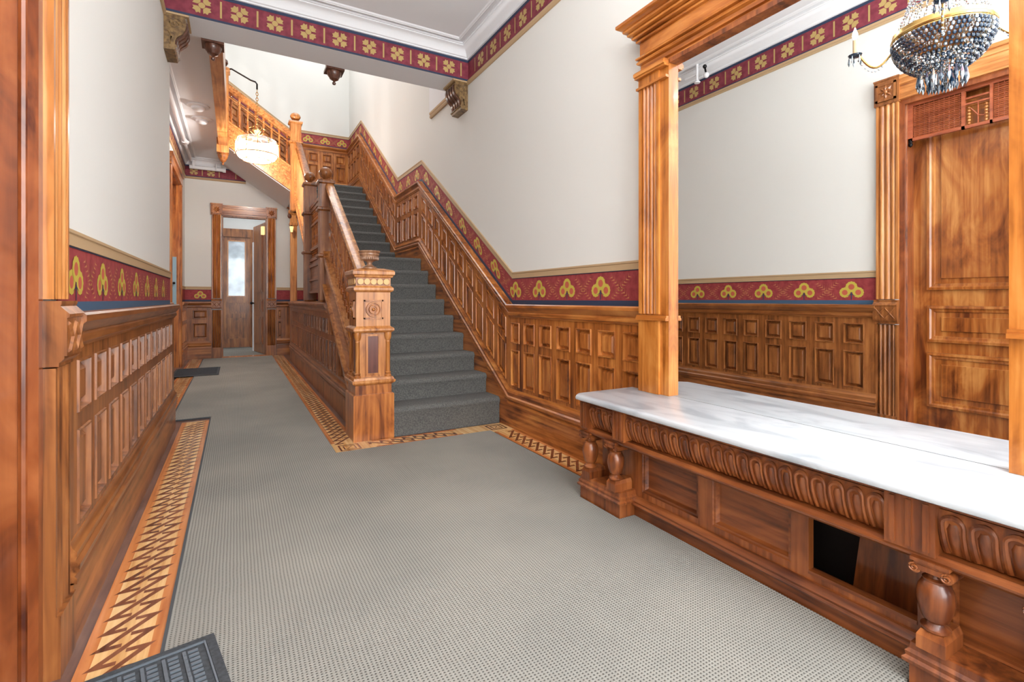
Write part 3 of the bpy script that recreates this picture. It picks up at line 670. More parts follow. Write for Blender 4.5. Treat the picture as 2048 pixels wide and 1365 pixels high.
# ================================================================== STAIRCASE
st = root('staircase', (1.5, 3.9, 0), 'oak staircase with charcoal carpet, newels and two landings', 'staircase')
SX0, SX1 = 1.0, 2.055
N1 = [(3.876 + .267 * k, .232 + .1734 * k) for k in range(9)]
N2 = [(7.17 + .2655 * k, 1.792 + .1734 * k) for k in range(9)]
def step_mesh(run_, rise=.1734, x0=SX0, x1=SX1):
    prof = [(.012, -rise), (.012, -.06), (.004, -.045), (0, -.034), (.001, -.024), (.006, -.013), (.015, -.004), (.03, .001), (.05, .002), (run_ + .034, .0), (run_ + .034, -rise)]
    g = G().loft([[(x, y, z) for y, z in prof] for x in (x0 - 1.5, x1 - 1.5)][::-1]); me = g.mesh('carpeted_step'); me.materials.append(SCARPET); return me
sm = step_mesh(.267); s1m = step_mesh(.267, .23, 1.096); lm = step_mesh(1.16)
sm2 = step_mesh(.2655); lm2 = step_mesh(1.45)
for k, (y, z) in enumerate(N1): inst(s1m if k == 0 else lm if k == 8 else sm, 'carpeted_step', st, (1.5, y, z))
for k, (y, z) in enumerate(N2): inst(lm2 if k == 8 else sm2, 'carpeted_step', st, (1.5, y, z))
N1f = lambda y: .232 + .6494 * (y - 3.876); N2f = lambda y: 1.792 + .6531 * (y - 7.17)
def slopebox(g, x0, x1, y0, y1, f, o0, o1):
    v = [(x0, y0, f(y0) + o0), (x1, y0, f(y0) + o0), (x1, y1, f(y1) + o0), (x0, y1, f(y1) + o0), (x0, y0, f(y0) + o1), (x1, y0, f(y0) + o1), (x1, y1, f(y1) + o1), (x0, y1, f(y1) + o1)]
    g.add(v, [(0, 3, 2, 1), (4, 5, 6, 7), (0, 1, 5, 4), (1, 2, 6, 5), (2, 3, 7, 6), (3, 0, 4, 7)])
# flight 1 outer string
g = G(); slopebox(g, .90, 1.0, 4.16, 5.92, N1f, -.30, .07); g.build('outer_string', GY, st, False)
g = G(); slopebox(g, .87, 1.02, 4.16, 5.92, N1f, .07, .095); slopebox(g, .865, .90, 4.16, 5.92, N1f, .03, .07); slopebox(g, .88, .90, 4.16, 5.92, N1f, -.05, -.02); slopebox(g, .86, .90, 4.2, 5.92, N1f, -.33, -.28); slopebox(g, .875, .90, 4.2, 5.92, N1f, -.36, -.33); g.build('string_moulding', GY, st, False)
# handrail flight 1
def railprof(y, f, x, o):
    P = [(-.035, -.10), (.035, -.10), (.045, -.06), (.05, -.03), (.04, -.008), (.018, 0), (-.018, 0), (-.04, -.008), (-.05, -.03), (-.045, -.06)]
    return [(x + a, y, f(y) + o + b) for a, b in P]
XN = .94
g = G().loft([railprof(y, N1f, XN, .87) for y in (4.15, 5.90)]); g.build('handrail', GY, st)
# balusters flight 1
def baluster(h):
    p = [(.019, 0), (.019, .10 * h), (.012, .11 * h), (.017, .13 * h), (.012, .15 * h), (.02, .25 * h), (.021, .30 * h), (.012, .40 * h), (.011, .44 * h), (.018, .455 * h), (.011, .47 * h), (.013, .50 * h), (.018, .515 * h), (.012, .53 * h),
         (.012, .62 * h), (.019, .72 * h), (.012, .82 * h), (.018, .84 * h), (.012, .86 * h), (.019, .88 * h), (.019, h)]
    g = G().lathe([(max(r, .001), z) for r, z in p], 0, 0, 0, 10); me = g.mesh('baluster'); me.materials.append(WZ); return me
bh = .70; bm = baluster(bh)
y = 4.26
while y < 5.86:
    inst(bm, 'baluster', st, (XN, y, N1f(y) + .08)); y += .089
g = G(); slopebox(g, XN - .012, XN + .012, 4.18, 5.9, N1f, .40, .42); slopebox(g, XN - .012, XN + .012, 4.18, 5.9, N1f, .25, .266); g.build('mid_rail', WY, st, False)
# side panelling below flight 1 and the first landing
sp = S(XS, XS + .06, 4.15, 9.70, 0, .95); 
sp = G()
# clip to string underside
def sidepoly(z0):
    ys = [4.15, 5.60, 9.70]
    return [(4.15, 0), (9.70, 0), (9.70, .95), (5.45, .95), (4.15, max(.02, N1f(4.15) - .28))]
P = sidepoly(0); n = len(P)
sp.add([(XS + .004, y, z) for y, z in P] + [(XS + .06, y, z) for y, z in P], [tuple(range(n)), tuple(range(n, 2 * n))[::-1]] + [(i, n + i, n + (i + 1) % n, (i + 1) % n) for i in range(n)])
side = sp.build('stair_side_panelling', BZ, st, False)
pans = [(4.36 + .235 * i, 4.36 + .235 * i + .165) for i in range(23)]
pans = [p for p in pans if p[1] < 9.62]
def stop(y): return N1f(y) - .31
# frame below string
g = G(); fd = .03
g.box(XS - .04, XS + .01, 4.15, 9.70, 0, .205)
for (a, b) in ((.332, .357), (.668, .725), (.90, .95)):
    ya = 4.15
    for yy in [4.15 + .05 * i for i in range(60)]:
        if stop(yy) > b: ya = yy; break
    g.box(XS - fd, XS + .005, ya, 9.70, a, b)
for (z0, z1) in ROWS:
    e = [4.15] + [x for p in pans for x in p] + [9.70]
    for a, b in zip(e[0::2], e[1::2]):
        if stop(a) > z1 * .9: g.box(XS - fd, XS + .005, a, b, z0, min(z1, stop(a) + .2))
fr = g.build('panel_frame', BZ, side, False)
G().sweep(BASEM, [4.15, 9.70], lambda t, d, z: (XS - d, t, z)).build('base_moulding', BY, side)
G().sweep(RAIL, [5.62, 9.72], lambda t, d, z: (XS - d, t, z)).build('shelf_moulding', BY, side)
S(XS - .02, XS + .3, 5.85, 9.70, 1.05, 1.072).build('shelf', BY, side, False)
for (z0, z1) in ROWS:
    for a, b in pans:
        if stop(a) > z1 - .04: inst(panel_mesh(b - a, z1 - z0, 0, BZ), 'panel', side, (XS - fd, (a + b) / 2, (z0 + z1) / 2), -pi / 2)
# bottom newel
nw = root('x', (0, 0, 0), 'x', 'x'); D.objects.remove(nw)
def child_empty(name, parent, loc):
    o = D.objects.new(name, None); COL.objects.link(o); p = rl(parent); o.location = (loc[0] - p[0], loc[1] - p[1], loc[2] - p[2]); o.parent = parent; return o
cx, cy = .945, 4.03
nb_ = G(); nb_.sqsteps(cx, cy, [(.157, 0), (.157, .352), (.150, .36)]); nb_.sqsteps(cx, cy, [(.140, .36), (.140, .43), (.14, .432)])
g = G(); g.sqsteps(cx, cy, [(.14, .43), (.162, .445), (.166, .455), (.166, .466), (.158, .47), (.150, .488), (.14, .49)])
g.sqsteps(cx, cy, [(.112, .49), (.112, .84)])
g.sqsteps(cx, cy, [(.14, .838), (.152, .848), (.158, .855), (.158, .868), (.152, .876), (.138, .884), (.132, .89)])
g.sqsteps(cx, cy, [(.132, .889), (.132, 1.155)])
g.sqsteps(cx, cy, [(.134, 1.155), (.15, 1.165), (.154, 1.172), (.154, 1.19), (.142, 1.2), (.134, 1.205)])
g.sqsteps(cx, cy, [(.134, 1.204), (.134, 1.27)])
g.sqsteps(cx, cy, [(.135, 1.268), (.148, 1.275), (.15, 1.285), (.158, 1.29), (.162, 1.295), (.162, 1.318), (.155, 1.328), (.09, 1.345), (.0, 1.345)])
newel = g.build('newel_post', GZ, st, False)
nb_.build('newel_plinth', WZ, newel, False)
for sx in (-1, 1):
    for sy in (-1, 1):
        g = G(); g.lathe([(.026, 0), (.026, .012), (.018, .02), (.024, .03), (.016, .04), (.017, .06), (.016, .27), (.019, .275), (.015, .285), (.024, .30), (.028, .32), (.028, .35)], cx + sx * .118, cy + sy * .118, .49, 12)
        g.build('corner_column', GZ, newel)
g = G()
for (dx_, dy_) in ((0, -1), (-1, 0)):
    for a, b, c, d_ in ((-.055, -.04, .505, .825), (.04, .055, .505, .825), (-.04, .04, .505, .52), (-.04, .04, .81, .825)):
        if dy_: g.box(cx + a, cx + b, cy - .122, cy - .11, c, d_)
        else: g.box(cx - .122, cx - .11, cy + a, cy + b, c, d_)
g.build('panel_moulding', GZ, newel, False)
g = G(); g.box(cx - .04, cx + .04, cy - .115, cy - .11, .52, .81); g.box(cx - .115, cx - .11, cy - .04, cy + .04, .52, .81)
g.build('dark_inset', wood('mahogany_inset', lin(84, 44, 36), lin(112, 62, 50), lin(124, 74, 60), 'z'), newel, False)
for q in range(2):
    g = G(); fx = lambda a, d, z: (cx + a, cy - .132 - d, z) if q == 0 else (cx - .132 - d, cy - a, z)
    zc = 1.02; h = .075
    def bx(a0, a1, d1, z0, z1):
        v = [fx(a, d, z) for z in (z0, z1) for a, d in ((a0, 0), (a1, 0), (a1, d1), (a0, d1))]
        g.add(v, [(0, 1, 2, 3), (4, 7, 6, 5), (0, 4, 5, 1), (1, 5, 6, 2), (2, 6, 7, 3), (3, 7, 4, 0)])
    bx(-h, h, .01, zc + h - .012, zc + h); bx(-h, h, .01, zc - h, zc - h + .012); bx(-h, -h + .012, .01, zc - h, zc + h); bx(h - .012, h, .01, zc - h, zc + h)
    R = [[fx(r * cos(2 * pi * j / 24), d, zc + r * sin(2 * pi * j / 24)) for j in range(24)] for r, d in ((.060, 0), (.058, .014), (.049, .014), (.046, .001), (.038, .001), (.034, .014), (.026, .014), (.023, .002), (.014, .002), (.012, .014), (.006, .022), (.0005, .024))]
    g.loft(R); g.build('rosette', GZ, newel)
    g = G()
    for i in range(5):
        a = -.10 + .05 * i; R = [[fx(a + r * cos(2 * pi * j / 16), d + .004, 1.237 + r * sin(2 * pi * j / 16)) for j in range(16)] for r, d in ((.0245, -.004), (.0245, .005), (.0225, .008), (.0005, .008))]
        g.loft(R)
    g.build('disc_row', mat('pale_maple_disc', lin(226, 180, 118), .35), newel)
    g = G(); R = [[fx(a, d, z) for a, z in ((-.128, 1.209), (.128, 1.209), (.128, 1.265), (-.128, 1.265))] for d in (.0, .0035)]; g.loft(R); g.build('disc_band_ground', BZ, newel, False)
g = G(); z0 = 1.345
g.lathe([(.001, 0), (.062, 0), (.062, .008), (.05, .018), (.035, .024), (.022, .034), (.02, .05), (.028, .056), (.03, .06), (.05, .066), (.066, .08), (.072, .096), (.07, .102), (.075, .108), (.077, .116), (.075, .124), (.082, .13), (.085, .138), (.083, .144), (.07, .142), (.05, .125), (.001, .12)], cx, cy, z0, 32)
urn = g.build('urn_finial', DKW, newel)
urn.data.materials[0] = wood('weathered_urn_wood', lin(112, 76, 54), lin(160, 118, 88), lin(196, 156, 124), 'z')
g = G()
for k in range(28):
    a = 2 * pi * k / 28; g.ball((cx + .067 * cos(a), cy + .067 * sin(a), z0 + .083), .007, 6, 4, 2)
g.build('gadroon_band', urn.data.materials[0], urn)
# intermediate and upper newels
def small_newel(x, y, z0, ztop, h=.068, nm='newel_post', m=BZ, bands=()):
    g = G(); g.sqsteps(x, y, [(h * .9, z0), (h, z0 + .02), (h, ztop - .30)])
    for zb in bands: g.sqsteps(x, y, [(h, zb - .03), (h * 1.3, zb - .012), (h * 1.3, zb + .008), (h, zb + .02)])
    g.sqsteps(x, y, [(h, ztop - .30), (h, ztop - .06), (h * 1.25, ztop - .045), (h * 1.3, ztop - .03), (h * 1.2, ztop - .015), (h * .7, ztop)])
    o = g.build(nm, m, st, False)
    g = G().lathe([(h * .6, 0), (h * .35, .012), (h * .45, .02), (h * .75, .035), (h * .98, .07), (h * .98, .09), (h * .8, .12), (h * .45, .14), (h * .2, .146), (.001, .148)], x, y, ztop, 20)
    g.build('ball_finial', m, o); return o
small_newel(.905, 5.98, 1.07, 2.47, .072, bands=(2.13, 1.60))
small_newel(.895, 7.26, 1.07, 2.70, .075, bands=(2.27, 1.74))
small_newel(.905, 9.22, 2.60, 4.16, .085, m=GZ, bands=(3.78,))
# landing balustrade between newels at X .925
g = G()
g.box(.89, .96, 6.04, 7.17, 2.32, 2.36); g.box(.90, .95, 6.04, 7.17, 2.27, 2.32); g.box(.895, .955, 6.04, 7.17, 2.07, 2.10)
g.box(.885, .965, 6.04, 7.17, 1.74, 1.78); g.build('landing_rail', BY, st, False)
g = G(); g.box(.90, .95, 6.04, 7.17, 1.18, 1.60); g.box(.875, .95, 6.04, 7.17, 1.52, 1.56); g.box(.875, .95, 6.04, 7.17, 1.34, 1.365); g.box(.87, .95, 6.04, 7.17, 1.18, 1.21); g.box(.88, .96, 6.04, 7.17, 1.60, 1.64); g.build('landing_fascia', BY, st, False)
g = G(); g.box(1.0, SX1, 6.05, 7.2, 1.38, 1.44); g.build('landing_soffit', CEIL, st, False)
b2 = baluster(.29); b3 = baluster(.17); b4 = baluster(.10)
y = 6.12
while y < 7.15:
    inst(b2, 'baluster', st, (.925, y, 1.78)); inst(b3, 'baluster', st, (.925, y, 2.10)); inst(b4, 'baluster', st, (.925, y, 1.64)); y += .085
# flight 2: closed string parapet, handrail, soffit
g = G(); slopebox(g, .915, .975, 7.3, 9.16, N2f, -.33, .60); pz = g.build('flight_parapet', BURL, st, False)
g = G()
slopebox(g, .895, .915, 7.3, 9.16, N2f, -.33, -.22); slopebox(g, .90, .915, 7.3, 9.16, N2f, -.22, -.18); slopebox(g, .895, .915, 7.3, 9.16, N2f, .52, .60); slopebox(g, .885, .92, 7.3, 9.16, N2f, -.37, -.33); g.build('string_moulding', GY, st, False)
g = G().loft([railprof(y, N2f, .945, .72) for y in (7.28, 9.16)]); g.build('handrail', BY, st)
g = G(); slopebox(g, .975, SX1, 7.2, 9.3, N2f, -.30, -.24); g.build('flight_soffit', CEIL, st, False)
g = G(); g.box(.88, XR, 9.3, YB, 2.93, 3.01); g.build('landing_soffit', CEIL, st, False)
g = G(); g.box(.88, 1.0, 9.12, 9.32, 2.60, 3.18); g.build('landing_edge', GY, st, False)
# post under upper landing
g = G(); g.sqsteps(.925, 9.76, [(.055, 0), (.055, 2.42), (.07, 2.44), (.07, 2.47), (.06, 2.5), (.06, 2.62), (.085, 2.66), (.085, 2.70), (.06, 2.72), (.06, 2.94)])
g.build('support_post', GZ, st, False)
g = G(); 
for q in (-1, 1): g.ball((.925 + q * .07, 9.70, 2.60), .035, 10, 6, 1.3)
g.build('carved_capital', DKW, st)
# flight 3 rising towards the left in front of the end wall
F3 = lambda x: 3.18 + .66 * (.88 - x)
def xslope(g, y0, y1, x0, x1, o0, o1):
    v = [(x, y, F3(x) + o) for o in (o0, o1) for x, y in ((x0, y0), (x1, y0), (x1, y1), (x0, y1))]
    g.add(v, [(0, 3, 2, 1), (4, 5, 6, 7), (0, 1, 5, 4), (1, 2, 6, 5), (2, 3, 7, 6), (3, 0, 4, 7)])
xa, xb = -.14, .85
g = G(); xslope(g, 9.18, 9.25, xa, xb, -.23, .13); g.build('outer_string', GY, st, False)
g = G(); xslope(g, 9.155, 9.26, xa, xb, .13, .16); xslope(g, 9.16, 9.18, xa, xb, .03, .06); xslope(g, 9.165, 9.18, xa, xb, -.09, -.06); xslope(g, 9.15, 9.18, xa, xb, -.26, -.21); g.build('string_moulding', GY, st, False)
g = G(); xslope(g, 9.22, YB, xa - .1, xb + .04, -.27, -.23); g.build('flight_soffit', CEIL, st, False)
g = G(); xslope(g, 9.17, 9.27, xa, xb, .69, .76); xslope(g, 9.185, 9.255, xa, xb, .65, .69); g.build('handrail', GY, st, False)
g = G()
for k in range(5): g.box(.88 - .2 * (k + 1), .88 - .2 * k + .02, 9.25, YB - .05, 3.18 + .132 * k, 3.18 + .132 * (k + 1))
g.build('upper_steps', SCARPET, st, False)
bm3 = baluster(.51); x = xa + .085
while x < xb - .03: inst(bm3, 'baluster', st, (x, 9.215, F3(x) + .15)); x += .118
g = G(); xslope(g, 9.20, 9.23, xa, xb, .55, .565); g.build('mid_rail', GX if False else GY, st, False)
# gallery edge board and its drop newel
ge = root('gallery_edge', (-.17, 7, 3.6), 'oak fascia beam edging the upper gallery above the passage', 'fascia beam', kind='structure')
S(-.228, -.105, 5.0, 9.12, 3.56, 4.07).build('fascia_board', GY, ge, False)
g = G(); g.sqsteps(-.17, 9.2, [(.085, 3.45), (.085, 3.9), (.08, 3.92), (.08, 4.75), (.1, 4.77), (.1, 4.8), (.08, 4.82), (.05, 4.84)]); dn_ = g.build('gallery_newel', GZ, ge, False)
g = G().lathe([(.001, -.19), (.014, -.185), (.018, -.17), (.01, -.155), (.022, -.14), (.045, -.12), (.05, -.10), (.062, -.085), (.07, -.05), (.078, -.03), (.07, -.02), (.08, -.01), (.08, 0)], -.17, 9.2, 3.45, 20); g.build('drop_finial', BZ, dn_)
g = G().lathe([(.06, 0), (.03, .01), (.05, .03), (.075, .07), (.07, .11), (.03, .15), (.001, .155)], -.17, 9.2, 4.84, 18); g.build('ball_finial', DKW, dn_)
g = G(); 
for y in [5.2 + .2 * i for i in range(20)]: g.box(-.2, -.17, y, y + .03, 4.07, 4.9)
g.box(-.22, -.14, 5.0, 9.12, 4.9, 4.96); o = g.build('gallery_railing', GY, ge, False)
# two drops below the front edge of the well
for x, lab in ((-.17, 'dark turned wooden drop hanging behind the beam, left of the pair'), (.85, 'dark turned wooden drop hanging behind the beam, right of the pair')):
    t = root('drop_pendant', (x, 5.09, 3.4), lab, 'finial', 'turned drops behind the beam')
    g = G(); g.box(x - .085, x + .085, 5.005, 5.175, 3.335, 3.36); g.box(x - .07, x + .07, 5.02, 5.16, 3.36, 3.6); g.build('drop_block', DKW, t, False)
    g = G().lathe([(.001, -.125), (.014, -.12), (.018, -.105), (.008, -.092), (.02, -.082), (.04, -.07), (.05, -.05), (.062, -.035), (.068, -.012), (.068, 0)], x, 5.09, 3.335, 18); g.build('turned_drop', DKW, t)

# ================================================================== CORBELS
def corbel(x, sgn, lab):
    t = root('scroll_corbel', (x, 4.8, 3.2), lab, 'corbel', 'scroll corbels under the hall beam')
    Y0, Y1 = 4.67, 4.93
    P = [(0, 3.35), (.15, 3.35), (.15, 3.325), (.14, 3.32)]
    curve = [(.145, 3.30), (.148, 3.27), (.142, 3.235), (.125, 3.20), (.10, 3.175), (.082, 3.155), (.075, 3.13), (.073, 3.105)]
    foot = [(.082, 3.10), (.088, 3.085), (.078, 3.078), (.07, 3.062), (.0, 3.055)]
    poly = P + curve + foot
    G().sweep([(x + sgn * a, z) for a, z in poly], [Y0, Y1], lambda t_, a, b: (a, t_, b)).build('corbel_body', BRNZ, t, False)
    g = G()
    for k in range(4):       # raised ribs on the scroll front
        ya = Y0 + .02 + k * .06; 
        A = [(x + sgn * (a + .001), z) for a, z in curve]; B = [(x + sgn * (a + .011), z - .003) for a, z in curve]
        g.sweep(A + B[::-1], [ya, ya + .035], lambda t_, a, b: (a, t_, b))
    g.build('scroll_ribs', DKW, t)
    g = G(); pts = []
    for i in range(26):
        th = i * .42; r = .048 * (1 - i / 30); pts.append((x + sgn * (.075 + r * cos(th)), Y0 - .002, 3.265 + r * sin(th)))
    g.tube(pts, .005, 6); g.tube([(x + sgn * .03, Y0 - .002, 3.2), (x + sgn * .05, Y0 - .002, 3.16), (x + sgn * .04, Y0 - .002, 3.1)], .006, 6); g.build('carved_spiral', BRNZ, t)
    g = G(); g.box(x, x + sgn * .165, Y0 - .01, Y1 + .01, 3.335, 3.352); g.build('corbel_cap', TAN, t, False)
corbel(XR, -1, 'gilt bronze scroll corbel on the right wall under the beam')
corbel(XL, 1, 'gilt bronze scroll corbel on the left wall under the beam')

# ================================================================== MIRROR
mr = root('pier_mirror', (2.05, 1.2, .6), 'huge wall mirror in a golden oak pilaster frame above the marble console', 'mirror')
S(2.0325, 2.045, .54, 1.88, .5868, 2.42).build('mirror_glass', MIRROR, mr, False)
S(2.046, 2.098, .34, 2.08, .60, 2.62).build('backboard', CZ, mr, False)
def pil(ya, yb, yc, nm='pilaster'):   # fluted face ya..yb, plain strip to yc
    g = G(); x = 1.985
    g.box(x + .012, 2.046, ya, yb, .5868, 2.34)
    w_ = yb - ya; e = .02; n_ = 4; sgn = 1 if w_ > 0 else -1; p = (w_ - 2 * e * sgn) / n_
    for z0, z1 in ((1.02, 2.28),):
        g.box(x, x + .012, ya, ya + e * sgn, z0, z1); g.box(x, x + .012, yb - e * sgn, yb, z0, z1)
        for i in range(n_):
            a = ya + e * sgn + p * i; st_ = [(a + p * t / 6, x + .014 - .014 * sin(pi * t / 6)) for t in range(7)]
            st_ = [(a, x + .014)] + st_ + [(a + p, x + .014)]
            g.loft([[(xx, yy, z0) for yy, xx in st_], [(xx, yy, z1) for yy, xx in st_]])
    for a, b in ((.5868, .99), (2.285, 2.34)): g.box(x - .002, x + .012, ya, yb, a, b)
    o = g.build(nm, MZ, mr, True)
    g = G(); g.box(x + .012, 2.046, yb, yc, .5868, 2.37); g.build('frame_strip', MZ, o, False)
    g = G()
    lo, hi = sorted((ya, yc))
    for a, b, d_ in ((.985, 1.0, .012), (1.0, 1.012, .006), (2.275, 2.288, .010), (2.335, 2.345, .02), (2.345, 2.365, .03), (2.365, 2.372, .022)):
        y0_, y1_ = (lo - (.012 if ya < yc else 0), hi + (.012 if ya > yc else 0)); g.box(x - d_, 2.0, y0_, y1_, a, b)
        if b in (1.012, 2.288): g.build('ledge_moulding', MY, o, False); g = G()
    g.build('capital', MY, o, False)
pil(2.075, 1.925, 1.865); pil(.34, .495, .552)
prof = [(.06, 2.372), (.082, 2.372), (.082, 2.392), (.076, 2.394), (.076, 2.398), (.090, 2.402), (.090, 2.424), (.086, 2.426), (.104, 2.432), (.108, 2.440), (.104, 2.448), (.092, 2.450), (.092, 2.455), (.110, 2.459), (.112, 2.466), (.108, 2.472), (.093, 2.474), (.093, 2.553), (.108, 2.556), (.110, 2.562), (.108, 2.568), (.100, 2.569), (.100, 2.573), (.124, 2.577), (.127, 2.584), (.124, 2.590), (.114, 2.591), (.114, 2.595), (.142, 2.599), (.145, 2.606), (.142, 2.612), (.132, 2.613), (.132, 2.617), (.160, 2.621), (.163, 2.629), (.158, 2.636), (.180, 2.644), (.190, 2.652), (.190, 2.668), (.0, 2.678), (0, 2.372)]
g = G(); R = []
d0 = .085
R.append([(XR - d, 2.08 + (d - d0) if d > d0 else 2.08, z) for d, z in prof]); 
R = [[(XR, 2.08 + max(0, d - d0), z) for d, z in prof], [(XR - d, 2.08 + max(0, d - d0), z) for d, z in prof], [(XR - d, .34 - max(0, d - d0), z) for d, z in prof], [(XR, .34 - max(0, d - d0), z) for d, z in prof]]
g.loft(R); g.build('entablature', MY, mr, False)
S(2.0, 2.046, .552, 1.865, 2.352, 2.374).build('dark_slip', CZ, mr, False)

# ================================================================== CONSOLE
cs = root('console_table', (1.85, 1.26, 0), 'low carved wooden console with white marble top under the mirror', 'console table')
YA, YZ = 2.185, .335
g = G(); xf, xb_ = 1.60, 2.032; c = .035
def slab(z, i): return [(xf + c + i, YZ + i, z), (xb_, YZ + i, z), (xb_, YA - i, z), (xf + c + i, YA - i, z), (xf + i, YA - c - i, z), (xf + i, YZ + c + i, z)]
g.loft([slab(.558, .010), slab(.562, .002), slab(.568, 0), slab(.576, 0), slab(.582, .003), slab(.586, .010)]); g.build('marble_top', MARBLE, cs)
# carcass: back panel wall at x 1.78 ; core
g = G(); g.box(1.665, 2.03, YZ + .03, YA - .03, .535, .545); g.box(1.655, 2.03, YZ + .03, YA - .03, .545, .557); g.build('top_moulding', CY, cs, False)
# gadrooned frieze : bulging profile
fr0 = [(1.70, .535), (1.672, .53), (1.662, .51), (1.664, .48), (1.675, .445), (1.69, .415), (1.70, .405)]
def fri(ya, yb):
    g = G(); g.sweep(fr0 + [(1.78, .405), (1.78, .535)], [ya, yb], lambda t, a, b: (a, t, b)); o = g.build('frieze_board', CZ, cs)
    L_ = abs(yb - ya); n_ = max(1, round(L_ / .056)); p = L_ / n_; lo = min(ya, yb)
    for i in range(n_):
        c = lo + p * (i + .5); 
        g = G(); NP = 9
        # arched flute frame: raised rim around sunken tongue
        out_ = []; inn_ = []
        for j in range(NP):
            a = pi * j / (NP - 1); out_.append((c + p * .44 * cos(a), .5 + .024 * sin(a))); inn_.append((c + p * .29 * cos(a), .497 + .014 * sin(a)))
        out_ = [(c + p * .44, .408)] + out_ + [(c - p * .44, .408)]; inn_ = [(c + p * .22, .412)] + inn_ + [(c - p * .22, .412)]
        def fx_(z):
            for (x0_, z0_), (x1_, z1_) in zip(fr0, fr0[1:]):
                if z1_ <= z <= z0_: return x0_ + (x1_ - x0_) * (z0_ - z) / (z0_ - z1_)
            return fr0[-1][0] if z < .41 else fr0[0][0]
        dens = lambda P_: P_
        m_ = len(out_)
        def dn2(P_):
            Q = []
            a, b = P_[0], P_[1]; Q += [(a[0] + (b[0] - a[0]) * t / 4, a[1] + (b[1] - a[1]) * t / 4) for t in range(4)]
            Q += P_[1:-1]; a, b = P_[-2], P_[-1]; Q += [(a[0] + (b[0] - a[0]) * t / 4, a[1] + (b[1] - a[1]) * t / 4) for t in range(1, 5)]
            return Q
        O_ = dn2(out_); I_ = dn2(inn_); M_ = [((a[0] + b[0]) / 2, (a[1] + b[1]) / 2) for a, b in zip(O_, I_)]
        g.loft([[(fx_(z) + .001, y, z) for y, z in O_], [(fx_(z) - .007, y, z) for y, z in O_], [(fx_(z) - .009, y, z) for y, z in M_], [(fx_(z) - .006, y, z) for y, z in I_], [(fx_(z) + .001, y, z) for y, z in I_]][::-1], cap=False, close=False)
        cI = [(y_, z_) for y_, z_ in I_]
        g.add([(fx_(z) - .0005, y, z) for y, z in cI], [tuple(range(len(cI)))]) if False else None
        # convex tongue
        R2 = []
        for t in range(6):
            z = .413 + .088 * t / 5; hw = p * (.2 + .06 * t / 5) * (1 if t < 5 else .5)
            R2.append([(fx_(z) + .001 - .007 * sin(pi * k / 6), c - hw + 2 * hw * k / 6, z) for k in range(7)])
        g.loft(R2, cap=False, close=False)
        g.build('flute', CZ, o)
fri(2.105, 1.905); fri(1.825, .72); fri(.60, .41)
g = G(); g.sweep([(1.70, .405), (1.665, .405), (1.655, .398), (1.652, .39), (1.656, .382), (1.665, .378), (1.672, .37), (1.78, .37), (1.78, .405)], [YZ + .04, YA - .04], lambda t, a, b: (a, t, b)); g.build('lower_rail', CY, cs)
for y0_, y1_ in ((2.105, 2.165), (1.825, 1.905), (.60, .72), (.35, .41)):
    g = G(); g.box(1.645, 1.72, y0_, y1_, .40, .545); 
    for k in range(3): yy = y0_ + (y1_ - y0_) * (k + .5) / 3; g.box(1.640, 1.646, yy - .007, yy + .007, .41, .54)
    g.build('frieze_block', CZ, cs, False)
# recessed panelled back
g = G(); X0 = 1.775
for a, b in ((.105, .135), (.345, .375)): g.box(X0, X0 + .03, YZ + .05, YA - .05, a, b)
stl = [(2.135, 1.83), (1.49, 1.415), (1.075, 1.01), (.69, .62), (.43, .385)]
for a, b in stl: g.box(X0, X0 + .03, b, a, .135, .345)
g.build('panel_frame', CZ, cs, False)
def cpanel(ya, yb):
    g = G(); R = []
    for i, o_ in ((0, 0), (.004, .006), (.012, .006), (.02, .024)): R.append([(X0 + o_, yb + i, .135 + i), (X0 + o_, ya - i, .135 + i), (X0 + o_, ya - i, .345 - i), (X0 + o_, yb + i, .345 - i)])
    g.loft(R, cap=False); g.add(R[-1], [(0, 1, 2, 3)]); g.build('panel', CY, cs, False)
cpanel(1.83, 1.49); cpanel(1.415, 1.075); cpanel(.62, .43)
# open bay with slid-back board
for z0, z1, ya, yb in ((.128, .14, .69, 1.01), (.34, .345, .69, 1.01)): S(X0 - .004, X0 + .03, ya, yb, z0, z1).build('bay_edge', CY, cs, False)
g = G(); g.add([(1.90, .70, .06), (1.90, .93, .06), (1.93, .91, .33), (1.93, .70, .33)], [(0, 1, 2, 3)]); g.add([(1.915, .70, .06), (1.915, .93, .06), (1.945, .91, .33), (1.945, .70, .33)], [(3, 2, 1, 0)]); g.build('loose_board', CZ, cs, False)
g = G(); g.box(2.02, 2.03, .4, 2.1, .02, .54); g.box(1.81, 2.02, .4, .41, .02, .54); g.box(1.81, 2.02, 2.09, 2.1, .02, .54); g.box(1.81, 2.02, .41, 2.09, .02, .03); g.build('carcass_interior', mat('painted_bay_shade', lin(30, 16, 10), .7), cs, False)  # near-black colour stands in for the shade inside the open bay
